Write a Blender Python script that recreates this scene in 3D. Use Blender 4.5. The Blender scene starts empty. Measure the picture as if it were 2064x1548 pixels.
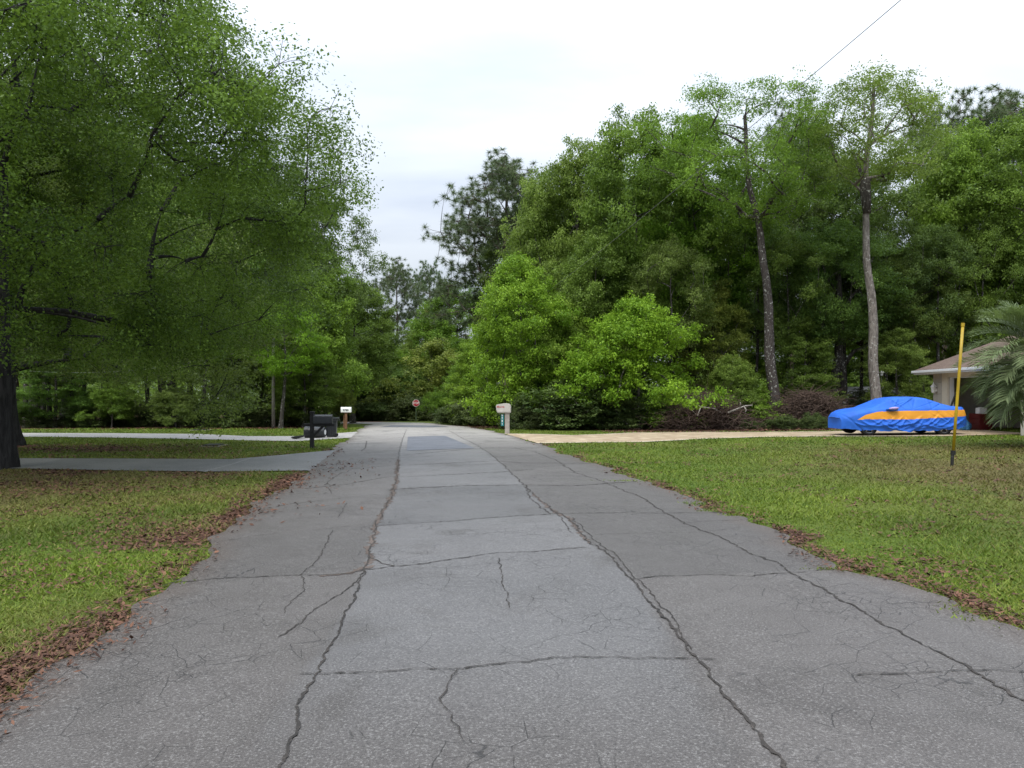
import bpy, bmesh, math, random
import numpy as np
from mathutils import Vector, Matrix

R = math.radians
scene = bpy.context.scene
COL = scene.collection

# ------------------------------------------------------------------ camera, sky, sun, exposure
F, CX, HY, CH = 1550.0, 1032.0, 790.0, 1.6        # focal length and horizon in photograph pixels, eye height in metres
cam_d = bpy.data.cameras.new('camera')
cam_d.sensor_width = 36.0
cam_d.lens = 36.0 * F / 2064.0
cam_d.shift_y = (HY - 774.0) / 2064.0
cam_d.clip_start = 0.05
cam_d.clip_end = 3000
cam = bpy.data.objects.new('camera', cam_d)
COL.objects.link(cam)
cam.location = (0, 0, CH)
cam.rotation_euler = (R(90), 0, 0)
scene.camera = cam

SUN_EL, SUN_AZ = 58.0, 205.0                       # azimuth clockwise from +Y: behind the camera, a little to the left
world = bpy.data.worlds.new('World')
scene.world = world
world.use_nodes = True
wt = world.node_tree
wt.nodes.clear()
def wn(t, **kw):
    n = wt.nodes.new(t)
    for k, v in kw.items(): setattr(n, k, v)
    return n
w_out = wn('ShaderNodeOutputWorld')
sky = wn('ShaderNodeTexSky', sky_type='NISHITA', sun_disc=False)
sky.sun_elevation, sky.sun_rotation = R(SUN_EL), R(SUN_AZ)
bg_sky = wn('ShaderNodeBackground'); bg_sky.inputs[1].default_value = 0.10
wt.links.new(sky.outputs[0], bg_sky.inputs[0])
tc = wn('ShaderNodeTexCoord')
sep = wn('ShaderNodeSeparateXYZ'); wt.links.new(tc.outputs['Generated'], sep.inputs[0])
zc = wn('ShaderNodeMath', operation='MAXIMUM'); wt.links.new(sep.outputs[2], zc.inputs[0]); zc.inputs[1].default_value = 0.0
zp = wn('ShaderNodeMath', operation='ADD'); wt.links.new(zc.outputs[0], zp.inputs[0]); zp.inputs[1].default_value = 0.22
dx = wn('ShaderNodeMath', operation='DIVIDE'); wt.links.new(sep.outputs[0], dx.inputs[0]); wt.links.new(zp.outputs[0], dx.inputs[1])
dy = wn('ShaderNodeMath', operation='DIVIDE'); wt.links.new(sep.outputs[1], dy.inputs[0]); wt.links.new(zp.outputs[0], dy.inputs[1])
cmb = wn('ShaderNodeCombineXYZ'); wt.links.new(dx.outputs[0], cmb.inputs[0]); wt.links.new(dy.outputs[0], cmb.inputs[1])
mp = wn('ShaderNodeMapping'); wt.links.new(cmb.outputs[0], mp.inputs[0])
mp.inputs['Location'].default_value = (0.4, 0.9, 0); mp.inputs['Rotation'].default_value = (0, 0, R(-8)); mp.inputs['Scale'].default_value = (0.8, 1.7, 1)
nz = wn('ShaderNodeTexNoise'); wt.links.new(mp.outputs[0], nz.inputs['Vector'])
nz.inputs['Scale'].default_value = 1.1; nz.inputs['Detail'].default_value = 5; nz.inputs['Roughness'].default_value = 0.5
cr = wn('ShaderNodeValToRGB'); wt.links.new(nz.outputs[0], cr.inputs[0])
cr.color_ramp.elements[0].position = 0.32; cr.color_ramp.elements[0].color = (0.60, 0.67, 0.80, 1)
cr.color_ramp.elements[1].position = 0.62; cr.color_ramp.elements[1].color = (0.86, 0.92, 1.0, 1)
# an overcast sky is brighter overhead than at the horizon
gz = wn('ShaderNodeMath', operation='MULTIPLY_ADD'); wt.links.new(zc.outputs[0], gz.inputs[0]); gz.inputs[1].default_value = 2.1; gz.inputs[2].default_value = 0.45
bg_cloud = wn('ShaderNodeBackground'); wt.links.new(cr.outputs[0], bg_cloud.inputs[0]); wt.links.new(gz.outputs[0], bg_cloud.inputs[1])
mixw = wn('ShaderNodeMixShader'); mixw.inputs[0].default_value = 0.88
wt.links.new(bg_sky.outputs[0], mixw.inputs[1]); wt.links.new(bg_cloud.outputs[0], mixw.inputs[2])
wt.links.new(mixw.outputs[0], w_out.inputs[0])

sun_d = bpy.data.lights.new('sun', 'SUN')
sun_d.energy = 2.0; sun_d.angle = R(22); sun_d.color = (1.0, 0.96, 0.88)
sun = bpy.data.objects.new('sun', sun_d); COL.objects.link(sun)
el, az = R(SUN_EL), R(SUN_AZ)
to_sun = Vector((math.sin(az) * math.cos(el), math.cos(az) * math.cos(el), math.sin(el)))
sun.rotation_euler = (-to_sun).to_track_quat('-Z', 'Y').to_euler()
sun.location = to_sun * 60

vs = scene.view_settings
vs.view_transform = 'Standard'; vs.look = 'None'; vs.gamma = 1.0; vs.use_curve_mapping = False
vs.exposure = 0.32
cy = scene.cycles
cy.max_bounces = 6; cy.diffuse_bounces = 4; cy.glossy_bounces = 2; cy.transmission_bounces = 4
cy.use_denoising = True

# ------------------------------------------------------------------ ground shape and pixel helpers
def g(x, y):
    x = np.asarray(x, float); y = np.asarray(y, float)
    t = np.maximum(0, y - 5)
    z = np.where(t < 75, -0.00026 * t * t, -0.00026 * 75 * 75 - 0.012 * (t - 75))
    return z + 0.012 * np.clip(x - 6, 0, 20)
def gz_(x, y): return float(g(x, y))
def gp(px, py):
    Y = 20.0
    for _ in range(200):
        X = (px - CX) / F * Y
        Y = 0.6 * Y + 0.4 * min(120.0, F * (CH - gz_(X, Y)) / (py - HY))
    return np.array([(px - CX) / F * Y, Y])
def X_(px, Y): return (px - CX) / F * Y
def Z_(py, Y): return CH + (HY - py) / F * Y

# ------------------------------------------------------------------ mesh helpers
def mesh_np(name, verts, faces_flat, k, attrs=None, mats=(), smooth=False, mat_idx=None):
    """faces_flat: (nf,k) int array; k verts a face"""
    me = bpy.data.meshes.new(name)
    nv, nf = len(verts), len(faces_flat)
    me.vertices.add(nv); me.vertices.foreach_set('co', np.asarray(verts, np.float32).ravel())
    me.loops.add(nf * k); me.loops.foreach_set('vertex_index', np.asarray(faces_flat, np.int32).ravel())
    me.polygons.add(nf); me.polygons.foreach_set('loop_start', np.arange(0, nf * k, k, dtype=np.int32))
    if smooth: me.polygons.foreach_set('use_smooth', np.ones(nf, bool))
    if mat_idx is not None: me.polygons.foreach_set('material_index', np.asarray(mat_idx, np.int32))
    for n, a in (attrs or {}).items():
        at = me.attributes.new(n, 'FLOAT', 'POINT'); at.data.foreach_set('value', np.asarray(a, np.float32))
    me.update(calc_edges=True)
    for m in mats: me.materials.append(m)
    return me
def link(name, me, parent=None, loc=None, rotz=None):
    o = bpy.data.objects.new(name, me); COL.objects.link(o)
    if parent is not None: o.parent = parent
    if loc is not None: o.location = loc
    if rotz is not None: o.rotation_euler = (0, 0, rotz)
    return o
def tag(o, label=None, cat=None, group=None, kind=None):
    if label: o['label'] = label
    if cat: o['category'] = cat
    if group: o['group'] = group
    if kind: o['kind'] = kind
    return o
def thing(name, label, cat, loc=(0, 0, 0), rotz=0.0, group=None):
    return tag(link(name, None, None, loc, rotz), label, cat, group)
def structure(name, me): return tag(link(name, me), kind='structure')

class MB:
    """collects boxes, tubes, lathes and prisms in one bmesh"""
    def __init__(s): s.bm = bmesh.new()
    def box(s, c, d, rot=None, bev=0.0, taper=1.0):
        r = bmesh.ops.create_cube(s.bm, size=1.0)
        vs = r['verts']
        for v in vs:
            t = taper if v.co.z > 0 else 1.0
            v.co = Vector((v.co.x * d[0] * t, v.co.y * d[1] * t, v.co.z * d[2]))
        if bev > 0:
            es = list({e for v in vs for e in v.link_edges})
            rb = bmesh.ops.bevel(s.bm, geom=es, offset=bev, segments=2, affect='EDGES', profile=0.6)
            vs = list({v for f in rb['faces'] for v in f.verts} | {v for v in vs if v.is_valid})
        M = Matrix.Translation(Vector(c)) @ (rot.to_4x4() if rot is not None else Matrix.Identity(4))
        for v in vs: v.co = M @ v.co
        return s
    def tube(s, pts, rad, n=8, cap=True):
        pts = [Vector(p) for p in pts]
        rs = rad if hasattr(rad, '__len__') else [rad] * len(pts)
        rings = []
        for i, p in enumerate(pts):
            d = (pts[min(i + 1, len(pts) - 1)] - pts[max(i - 1, 0)]).normalized()
            u = d.orthogonal().normalized() if i == 0 else (u - d * u.dot(d)).normalized()
            w = d.cross(u)
            rings.append([s.bm.verts.new(p + (u * math.cos(a) + w * math.sin(a)) * rs[i]) for a in [2 * math.pi * k / n for k in range(n)]])
        for a, b in zip(rings, rings[1:]):
            for k in range(n): s.bm.faces.new((a[k], a[(k + 1) % n], b[(k + 1) % n], b[k]))
        if cap:
            s.bm.faces.new(list(reversed(rings[0]))); s.bm.faces.new(rings[-1])
        return s
    def prism(s, poly, y0, y1, M=None):
        """poly in (x,z), extruded from y0 to y1"""
        M = M or Matrix.Identity(4)
        a = [s.bm.verts.new(M @ Vector((x, y0, z))) for x, z in poly]
        b = [s.bm.verts.new(M @ Vector((x, y1, z))) for x, z in poly]
        n = len(poly)
        s.bm.faces.new(a); s.bm.faces.new(list(reversed(b)))
        for k in range(n): s.bm.faces.new((a[(k + 1) % n], a[k], b[k], b[(k + 1) % n]))
        return s
    def face(s, pts):
        s.bm.faces.new([s.bm.verts.new(Vector(p)) for p in pts]); return s
    def build(s, name, mat, parent=None, loc=None, rotz=None, smooth=False):
        bmesh.ops.recalc_face_normals(s.bm, faces=s.bm.faces)
        me = bpy.data.meshes.new(name); s.bm.to_mesh(me); s.bm.free()
        if smooth: me.polygons.foreach_set('use_smooth', np.ones(len(me.polygons), bool))
        me.materials.append(mat)
        return link(name, me, parent, loc, rotz)
def smooth_by_angle(o, deg=35):
    me = o.data
    bm = bmesh.new(); bm.from_mesh(me)
    for f in bm.faces: f.smooth = True
    for e in bm.edges:
        if len(e.link_faces) == 2 and e.calc_face_angle(0) > R(deg): e.smooth = False
    bm.to_mesh(me); bm.free()
    return o
def text_mesh(name, body, size, mat, parent, M, extrude=0.002, bold=0.0):
    cu = bpy.data.curves.new(name, 'FONT')
    cu.body = body; cu.size = size; cu.align_x = 'CENTER'; cu.align_y = 'CENTER'; cu.extrude = extrude; cu.offset = bold
    tmp = bpy.data.objects.new(name + '_tmp', cu); COL.objects.link(tmp)
    bpy.context.view_layer.update()
    me = bpy.data.meshes.new_from_object(tmp, depsgraph=bpy.context.evaluated_depsgraph_get())
    bpy.data.objects.remove(tmp)
    me.transform(M); me.materials.clear(); me.materials.append(mat)
    me.name = name
    return link(name, me, parent)

# ------------------------------------------------------------------ materials
def mat_new(name):
    m = bpy.data.materials.new(name); m.use_nodes = True
    nt = m.node_tree; nt.nodes.clear()
    return m, nt
class NT:
    def __init__(s, nt): s.nt = nt
    def n(s, t, ins=None, **kw):
        nd = s.nt.nodes.new(t)
        for k, v in kw.items(): setattr(nd, k, v)
        for k, v in (ins or {}).items():
            if hasattr(v, 'is_linked') or isinstance(v, bpy.types.NodeSocket): s.nt.links.new(v, nd.inputs[k])
            else: nd.inputs[k].default_value = v
        return nd
    def noise(s, scale, detail=4, rough=0.55, vec=None, dist=0.0):
        ins = {'Scale': scale, 'Detail': detail, 'Roughness': rough, 'Distortion': dist}
        if vec is not None: ins['Vector'] = vec
        return s.n('ShaderNodeTexNoise', ins).outputs[0]
    def math(s, op, a, b=0.0, c=0.0, clamp=False):
        return s.n('ShaderNodeMath', {0: a, 1: b, 2: c}, operation=op, use_clamp=clamp).outputs[0]
    def ss(s, v, lo, hi):
        nd = s.n('ShaderNodeMapRange', {0: v, 1: lo, 2: hi, 3: 0.0, 4: 1.0}, interpolation_type='SMOOTHSTEP')
        return nd.outputs[0]
    def mix(s, f, a, b, bt='MIX'):
        nd = s.n('ShaderNodeMix', data_type='RGBA', blend_type=bt)
        for i, v in ((0, f), (6, a), (7, b)):
            if isinstance(v, bpy.types.NodeSocket): s.nt.links.new(v, nd.inputs[i])
            elif i and len(v) == 3: nd.inputs[i].default_value = (*v, 1)
            else: nd.inputs[i].default_value = v
        return nd.outputs[2]
    def attr(s, name): return s.n('ShaderNodeAttribute', attribute_name=name).outputs['Fac']
    def obj(s): return s.n('ShaderNodeTexCoord').outputs['Object']
    def out(s, sh, disp=None):
        o = s.n('ShaderNodeOutputMaterial'); s.nt.links.new(sh, o.inputs[0]); return o
    def pbr(s, col, rough=0.6, spec=0.4, metal=0.0, normal=None, **kw):
        ins = {'Base Color': col if isinstance(col, bpy.types.NodeSocket) else (*col[:3], 1), 'Roughness': rough, 'Specular IOR Level': spec, 'Metallic': metal}
        if normal is not None: ins['Normal'] = normal
        ins.update(kw)
        return s.n('ShaderNodeBsdfPrincipled', ins).outputs[0]
    def bump(s, h, strength=0.3, dist=0.02):
        return s.n('ShaderNodeBump', {'Height': h, 'Strength': strength, 'Distance': dist}).outputs[0]

def simple(name, col, rough=0.6, spec=0.4, metal=0.0, var=0.25, scale=6.0, bump=0.0, dark=None):
    m, nt = mat_new(name); k = NT(nt)
    f = k.noise(scale, 5, 0.6, k.obj())
    c2 = dark or tuple(x * (1 - var) for x in col)
    c = k.mix(k.ss(f, 0.3, 0.7), col, c2)
    nb = k.bump(k.noise(scale * 6, 4, 0.6, k.obj()), bump) if bump else None
    k.out(k.pbr(c, rough, spec, metal, nb)); return m

def leaf_mat(name, dark, light, trans=0.3, rough=0.4, var=0.35, warm=None):
    m, nt = mat_new(name); k = NT(nt)
    t = k.attr('tint')
    c = k.mix(t, dark, light)
    rnd = k.n('ShaderNodeObjectInfo').outputs['Random']
    h = k.n('ShaderNodeHueSaturation', {'Hue': k.math('MULTIPLY_ADD', rnd, 0.03, 0.485), 'Saturation': k.math('MULTIPLY_ADD', rnd, 0.18, 0.82),
                                        'Value': k.math('MULTIPLY_ADD', rnd, var, 1 - var * 0.5), 'Color': c}).outputs[0]
    p = k.pbr(h, rough, 0.14)
    tr = k.n('ShaderNodeBsdfTranslucent', {'Color': k.mix(0.5, h, (0.22, 0.34, 0.04), 'MIX')}).outputs[0]
    mx = k.n('ShaderNodeMixShader', {0: trans}); nt.links.new(p, mx.inputs[1]); nt.links.new(tr, mx.inputs[2])
    k.out(mx.outputs[0]); return m

def bark_mat(name, a, b, lichen=0.0, scale=1.0):
    m, nt = mat_new(name); k = NT(nt)
    mpn = k.n('ShaderNodeMapping', {'Vector': k.obj(), 'Scale': (9 * scale, 9 * scale, 2.0 * scale)})
    f = k.noise(1.6, 6, 0.65, mpn.outputs[0], 0.6)
    c = k.mix(k.ss(f, 0.35, 0.66), a, b)
    if lichen:
        v = k.noise(7.0 * scale, 3, 0.7, k.obj())
        big = k.noise(0.9, 2, 0.5, k.obj())
        c = k.mix(k.math('MULTIPLY', k.ss(v, 0.58, 0.64), k.ss(big, 0.42 - lichen * 0.2, 0.6)), c, (0.42, 0.42, 0.38))
    k.out(k.pbr(c, 0.85, 0.2, 0, k.bump(f, 0.7, 0.04))); return m

M = {}
M['oak_leaf'] = leaf_mat('oak_leaf', (0.064, 0.114, 0.015), (0.230, 0.355, 0.036), 0.42)
M['oak_leaf_bright'] = leaf_mat('oak_leaf_bright', (0.095, 0.168, 0.014), (0.275, 0.420, 0.034), 0.45)
M['oak_leaf_deep'] = leaf_mat('oak_leaf_deep', (0.050, 0.094, 0.022), (0.175, 0.280, 0.046), 0.38)
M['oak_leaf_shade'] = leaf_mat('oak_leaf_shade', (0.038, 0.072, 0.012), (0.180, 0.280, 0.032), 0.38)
M['lime_leaf'] = leaf_mat('lime_leaf', (0.125, 0.220, 0.012), (0.320, 0.470, 0.030), 0.38, var=0.10)
M['olive_leaf'] = leaf_mat('olive_leaf', (0.105, 0.135, 0.024), (0.310, 0.335, 0.060), 0.3, var=0.12)
M['pine_needle'] = leaf_mat('pine_needle', (0.060, 0.098, 0.044), (0.170, 0.220, 0.105), 0.25, var=0.15)
M['shrub_leaf'] = leaf_mat('shrub_leaf', (0.036, 0.062, 0.018), (0.150, 0.200, 0.055), 0.24)
M['palm_leaf'] = leaf_mat('palm_leaf', (0.078, 0.130, 0.044), (0.255, 0.340, 0.135), 0.2, rough=0.5, var=0.05)
M['bark_dark'] = bark_mat('bark_dark', (0.030, 0.026, 0.022), (0.085, 0.076, 0.066), 0.5)
M['bark_oak'] = bark_mat('bark_oak', (0.016, 0.015, 0.015), (0.045, 0.043, 0.043), 0.0)
M['bark_grey'] = bark_mat('bark_grey', (0.10, 0.086, 0.076), (0.25, 0.222, 0.195), 0.3)
M['bark_lichen'] = bark_mat('bark_lichen', (0.036, 0.029, 0.026), (0.085, 0.073, 0.066), 1.3, 1.2)
M['bark_pine'] = bark_mat('bark_pine', (0.055, 0.042, 0.035), (0.16, 0.125, 0.10), 0.1)
M['black_plastic'] = simple('black_plastic', (0.020, 0.022, 0.026), 0.38, 0.5, var=0.3, scale=9)
M['black_wood'] = simple('black_wood', (0.022, 0.020, 0.022), 0.6, 0.3, var=0.4, scale=14, bump=0.2)
M['brown_wood'] = simple('brown_wood', (0.22, 0.115, 0.065), 0.75, 0.25, var=0.45, scale=11, bump=0.3)
M['white_paint'] = simple('white_paint', (0.80, 0.80, 0.78), 0.35, 0.5, var=0.12, scale=8)
M['beige_plastic'] = simple('beige_plastic', (0.50, 0.475, 0.43), 0.5, 0.4, var=0.15, scale=5)
M['beige_post'] = simple('beige_post', (0.36, 0.325, 0.29), 0.6, 0.3, var=0.3, scale=7)
M['teal_sign'] = simple('teal_sign', (0.004, 0.16, 0.17), 0.4, 0.5, var=0.2)
M['letter_white'] = simple('letter_white', (0.82, 0.84, 0.82), 0.5, 0.4, var=0.05)
M['letter_black'] = simple('letter_black', (0.02, 0.02, 0.02), 0.5, 0.4, var=0.05)
M['letter_red'] = simple('letter_red', (0.42, 0.06, 0.06), 0.5, 0.4, var=0.1)
M['stop_red'] = simple('stop_red', (0.42, 0.012, 0.028), 0.4, 0.5, var=0.1)
M['green_post'] = simple('green_post', (0.10, 0.14, 0.09), 0.5, 0.5, 0.3, var=0.3)
M['pole_grey'] = simple('pole_grey', (0.23, 0.215, 0.19), 0.85, 0.2, var=0.35, scale=3, bump=0.3)
M['yellow_paint'] = simple('yellow_paint', (0.44, 0.30, 0.012), 0.45, 0.45, var=0.25, scale=5)
M['dark_metal'] = simple('dark_metal', (0.035, 0.034, 0.033), 0.5, 0.5, 0.5, var=0.4)
M['cover_blue'] = simple('cover_blue', (0.024, 0.140, 0.63), 0.62, 0.3, var=0.22, scale=2.2)
M['cover_orange'] = simple('cover_orange', (0.80, 0.34, 0.035), 0.62, 0.3, var=0.12, scale=2.5)
M['cover_pink'] = simple('cover_pink', (0.46, 0.34, 0.66), 0.62, 0.3, var=0.2, scale=8)
M['tyre'] = simple('tyre', (0.016, 0.016, 0.017), 0.75, 0.3)
M['alloy'] = simple('alloy', (0.45, 0.46, 0.48), 0.3, 0.5, 0.9, var=0.2)
M['stucco'] = simple('stucco', (0.50, 0.46, 0.40), 0.9, 0.2, var=0.18, scale=3, bump=0.25)
M['cream_trim'] = simple('cream_trim', (0.66, 0.60, 0.50), 0.7, 0.3, var=0.1, scale=3)
M['white_trim'] = simple('white_trim', (0.78, 0.79, 0.80), 0.45, 0.4, var=0.1, scale=2)
M['garage_inner'] = simple('garage_inner', (0.20, 0.18, 0.16), 0.9, 0.2, var=0.2, scale=2)
M['dark_board'] = simple('dark_board', (0.055, 0.055, 0.055), 0.6, 0.3, var=0.3)
M['red_box'] = simple('red_box', (0.11, 0.010, 0.010), 0.5, 0.4, var=0.4)
M['blue_bag'] = simple('blue_bag', (0.07, 0.25, 0.48), 0.5, 0.4, var=0.3, scale=8)
M['twig_brown'] = bark_mat('twig_brown', (0.050, 0.034, 0.028), (0.135, 0.092, 0.070), 0)
M['twig_pale'] = bark_mat('twig_pale', (0.20, 0.18, 0.155), (0.42, 0.39, 0.34), 0)
M['grey_roof'] = simple('grey_roof', (0.30, 0.31, 0.34), 0.85, 0.2, var=0.25, scale=8)
M['cable'] = simple('cable', (0.16, 0.165, 0.155), 0.6, 0.4)
M['clay_pale'] = simple('clay_pale', (0.30, 0.27, 0.22), 0.9, 0.2, var=0.4)

def mk_shingle():
    m, nt = mat_new('shingle'); k = NT(nt)
    br = k.n('ShaderNodeTexBrick', {'Vector': k.n('ShaderNodeTexCoord').outputs['UV'], 'Color1': (0.115, 0.080, 0.065, 1), 'Color2': (0.165, 0.118, 0.096, 1), 'Mortar': (0.05, 0.036, 0.03, 1),
                                    'Scale': 1.0, 'Mortar Size': 0.012, 'Brick Width': 0.30, 'Row Height': 0.14})
    f = k.noise(14, 4, 0.6, k.obj())
    c = k.mix(k.ss(f, 0.3, 0.75), br.outputs[0], (0.19, 0.14, 0.115))
    k.out(k.pbr(c, 0.9, 0.2, 0, k.bump(f, 0.3))); return m
M['shingle'] = mk_shingle()

def mk_ground():
    m, nt = mat_new('lawn_ground'); k = NT(nt)
    o = k.obj()
    big, mid, fine = k.noise(0.22, 4, 0.6, o), k.noise(1.7, 5, 0.65, o), k.noise(26, 5, 0.75, o)
    grass = k.mix(k.ss(mid, 0.35, 0.68), (0.062, 0.108, 0.012), (0.100, 0.145, 0.018))
    grass = k.mix(k.ss(big, 0.42, 0.62), grass, (0.115, 0.140, 0.026))
    dry = k.math('ADD', k.attr('dry'), k.math('MULTIPLY_ADD', mid, 0.9, -0.45))
    grass = k.mix(k.ss(dry, 0.25, 0.85), grass, (0.118, 0.100, 0.036))
    grass = k.mix(k.ss(fine, 0.50, 0.68), grass, (0.030, 0.038, 0.010))
    lit = k.math('ADD', k.attr('litter'), k.math('MULTIPLY_ADD', k.noise(2.6, 6, 0.7, o), 1.3, -0.65))
    litc = k.mix(k.ss(fine, 0.35, 0.7), (0.115, 0.060, 0.038), (0.036, 0.020, 0.014))
    c = k.mix(k.ss(lit, 0.40, 0.62), grass, litc)
    k.out(k.pbr(c, 0.9, 0.15, 0, k.bump(fine, 0.9, 0.03))); return m
M['ground'] = mk_ground()

def mk_grass():
    m, nt = mat_new('grass_blade'); k = NT(nt)
    t = k.attr('tint'); d = k.attr('dry')
    c = k.mix(t, (0.074, 0.132, 0.013), (0.208, 0.275, 0.031))
    c = k.mix(d, c, k.mix(t, (0.105, 0.092, 0.030), (0.235, 0.200, 0.070)))
    p = k.pbr(c, 0.55, 0.25)
    tr = k.n('ShaderNodeBsdfTranslucent', {'Color': c}).outputs[0]
    mx = k.n('ShaderNodeMixShader', {0: 0.3}); nt.links.new(p, mx.inputs[1]); nt.links.new(tr, mx.inputs[2])
    k.out(mx.outputs[0]); return m
M['grass'] = mk_grass()
def mk_litter():
    m, nt = mat_new('dead_leaf'); k = NT(nt)
    c = k.mix(k.attr('tint'), (0.040, 0.020, 0.014), (0.200, 0.098, 0.060))
    k.out(k.pbr(c, 0.75, 0.25)); return m
M['litter'] = mk_litter()

def mk_road():
    m, nt = mat_new('old_wet_asphalt'); k = NT(nt)
    o = k.obj()
    big, mid = k.noise(0.35, 4, 0.6, o), k.noise(1.6, 5, 0.65, o)
    agg = k.noise(75, 3, 0.8, o)
    c = k.mix(k.ss(mid, 0.3, 0.7), (0.080, 0.077, 0.075), (0.116, 0.112, 0.109))
    c = k.mix(k.math('MULTIPLY', k.ss(k.attr('lane'), 0.2, 0.8), 0.75), k.mix(0.6, c, (0.076, 0.064, 0.057)), k.mix(k.ss(big, 0.35, 0.65), (0.110, 0.107, 0.108), (0.142, 0.138, 0.138)))
    c = k.n('ShaderNodeHueSaturation', {'Value': k.math('MULTIPLY_ADD', k.attr('slab'), 0.36, 0.82), 'Color': c}).outputs[0]
    # sky sheen of the far wet road painted in as paler colour, then scattered stains
    c = k.mix(k.math('MULTIPLY', k.ss(k.attr('far_sheen'), 0.0, 1.0), 0.8), c, (0.42, 0.39, 0.355))
    st = k.noise(0.8, 6, 0.7, o, 0.8)
    c = k.mix(k.math('MULTIPLY', k.ss(st, 0.52, 0.68), 0.6), c, (0.062, 0.055, 0.050))
    c = k.mix(k.math('MULTIPLY', k.ss(k.attr('edge'), 0.0, 1.0), 0.55), c, (0.088, 0.064, 0.050))
    c = k.mix(k.ss(agg, 0.53, 0.66), c, k.mix(0.35, c, (0.42, 0.41, 0.39)))
    c = k.mix(k.ss(agg, 0.47, 0.34), c, k.mix(0.6, c, (0.025, 0.024, 0.024)))
    # crazed surface: fine cells, only in worn areas
    wob = k.n('ShaderNodeMix', data_type='RGBA', blend_type='ADD')
    wob.inputs[0].default_value = 0.10
    nt.links.new(o, wob.inputs[6]); nt.links.new(k.n('ShaderNodeTexNoise', {'Vector': o, 'Scale': 3.0, 'Detail': 4}).outputs[1], wob.inputs[7])
    v1 = k.n('ShaderNodeTexVoronoi', {'Vector': wob.outputs[2], 'Scale': 3.4}, feature='DISTANCE_TO_EDGE').outputs['Distance']
    v2 = k.n('ShaderNodeTexVoronoi', {'Vector': wob.outputs[2], 'Scale': 8.5}, feature='DISTANCE_TO_EDGE').outputs['Distance']
    worn = k.noise(0.55, 4, 0.7, o)
    thin = k.noise(5, 3, 0.7, o)
    w1 = k.math('MULTIPLY', k.ss(v1, 0.011, 0.003), k.math('MULTIPLY', k.ss(worn, 0.46, 0.56), k.ss(thin, 0.30, 0.42)))
    w2 = k.math('MULTIPLY', k.ss(v2, 0.024, 0.006), k.math('MULTIPLY', k.ss(worn, 0.53, 0.61), k.ss(thin, 0.30, 0.42)))
    cr_ = k.math('MULTIPLY', k.math('MAXIMUM', w1, w2), 0.72)
    c = k.mix(cr_, c, (0.016, 0.015, 0.015))
    ro = k.math('MULTIPLY_ADD', k.noise(0.9, 5, 0.6, o), 0.45, 0.30)
    h = k.math('SUBTRACT', agg, k.math('MULTIPLY', cr_, 1.5))
    k.out(k.pbr(c, ro, 0.40, 0, k.bump(h, 0.55, 0.012))); return m
M['road'] = mk_road()
def mk_asphalt(name, a, b, rough=0.5, sc=40):
    m, nt = mat_new(name); k = NT(nt)
    o = k.obj()
    c = k.mix(k.ss(k.noise(1.2, 5, 0.65, o), 0.32, 0.68), a, b)
    f = k.noise(sc, 3, 0.8, o)
    c = k.mix(k.ss(f, 0.52, 0.68), c, tuple(min(1, x * 1.9) for x in b))
    st = k.noise(0.6, 6, 0.7, o, 1.0)
    c = k.mix(k.math('MULTIPLY', k.ss(st, 0.55, 0.7), 0.4), c, tuple(x * 0.5 for x in a))
    k.out(k.pbr(c, rough, 0.4, 0, k.bump(f, 0.4, 0.01))); return m
M['patch'] = mk_asphalt('fresh_asphalt', (0.085, 0.090, 0.105), (0.125, 0.130, 0.148), 0.5)
M['drive_grey'] = mk_asphalt('grey_drive', (0.105, 0.106, 0.108), (0.150, 0.149, 0.147), 0.55)
M['drive_joint'] = mk_asphalt('drive_joint', (0.17, 0.17, 0.165), (0.22, 0.22, 0.215), 0.6)
M['drive_pale'] = mk_asphalt('pale_concrete', (0.275, 0.258, 0.240), (0.345, 0.328, 0.308), 0.7)
M['kerb_edge'] = mk_asphalt('drive_edge', (0.46, 0.40, 0.29), (0.60, 0.53, 0.40), 0.7)
M['crack'] = mk_asphalt('crack_dirt', (0.022, 0.020, 0.018), (0.045, 0.038, 0.033), 0.9)
M['soil'] = mk_asphalt('crack_soil', (0.066, 0.050, 0.041), (0.108, 0.085, 0.072), 0.9, 60)
def mk_paver():
    m, nt = mat_new('paver'); k = NT(nt)
    o = k.obj()
    mpn = k.n('ShaderNodeMapping', {'Vector': o, 'Rotation': (0, 0, R(45))})
    br = k.n('ShaderNodeTexBrick', {'Vector': mpn.outputs[0], 'Color1': (0.46, 0.365, 0.24, 1), 'Color2': (0.29, 0.205, 0.13, 1), 'Mortar': (0.24, 0.19, 0.14, 1),
                                    'Scale': 1.0, 'Mortar Size': 0.012, 'Brick Width': 0.42, 'Row Height': 0.22, 'Bias': 0.05})
    c = k.mix(k.ss(k.noise(1.4, 5, 0.7, o), 0.48, 0.72), br.outputs[0], (0.55, 0.45, 0.31))
    k.out(k.pbr(c, 0.7, 0.3)); return m
M['paver'] = mk_paver()

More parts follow.
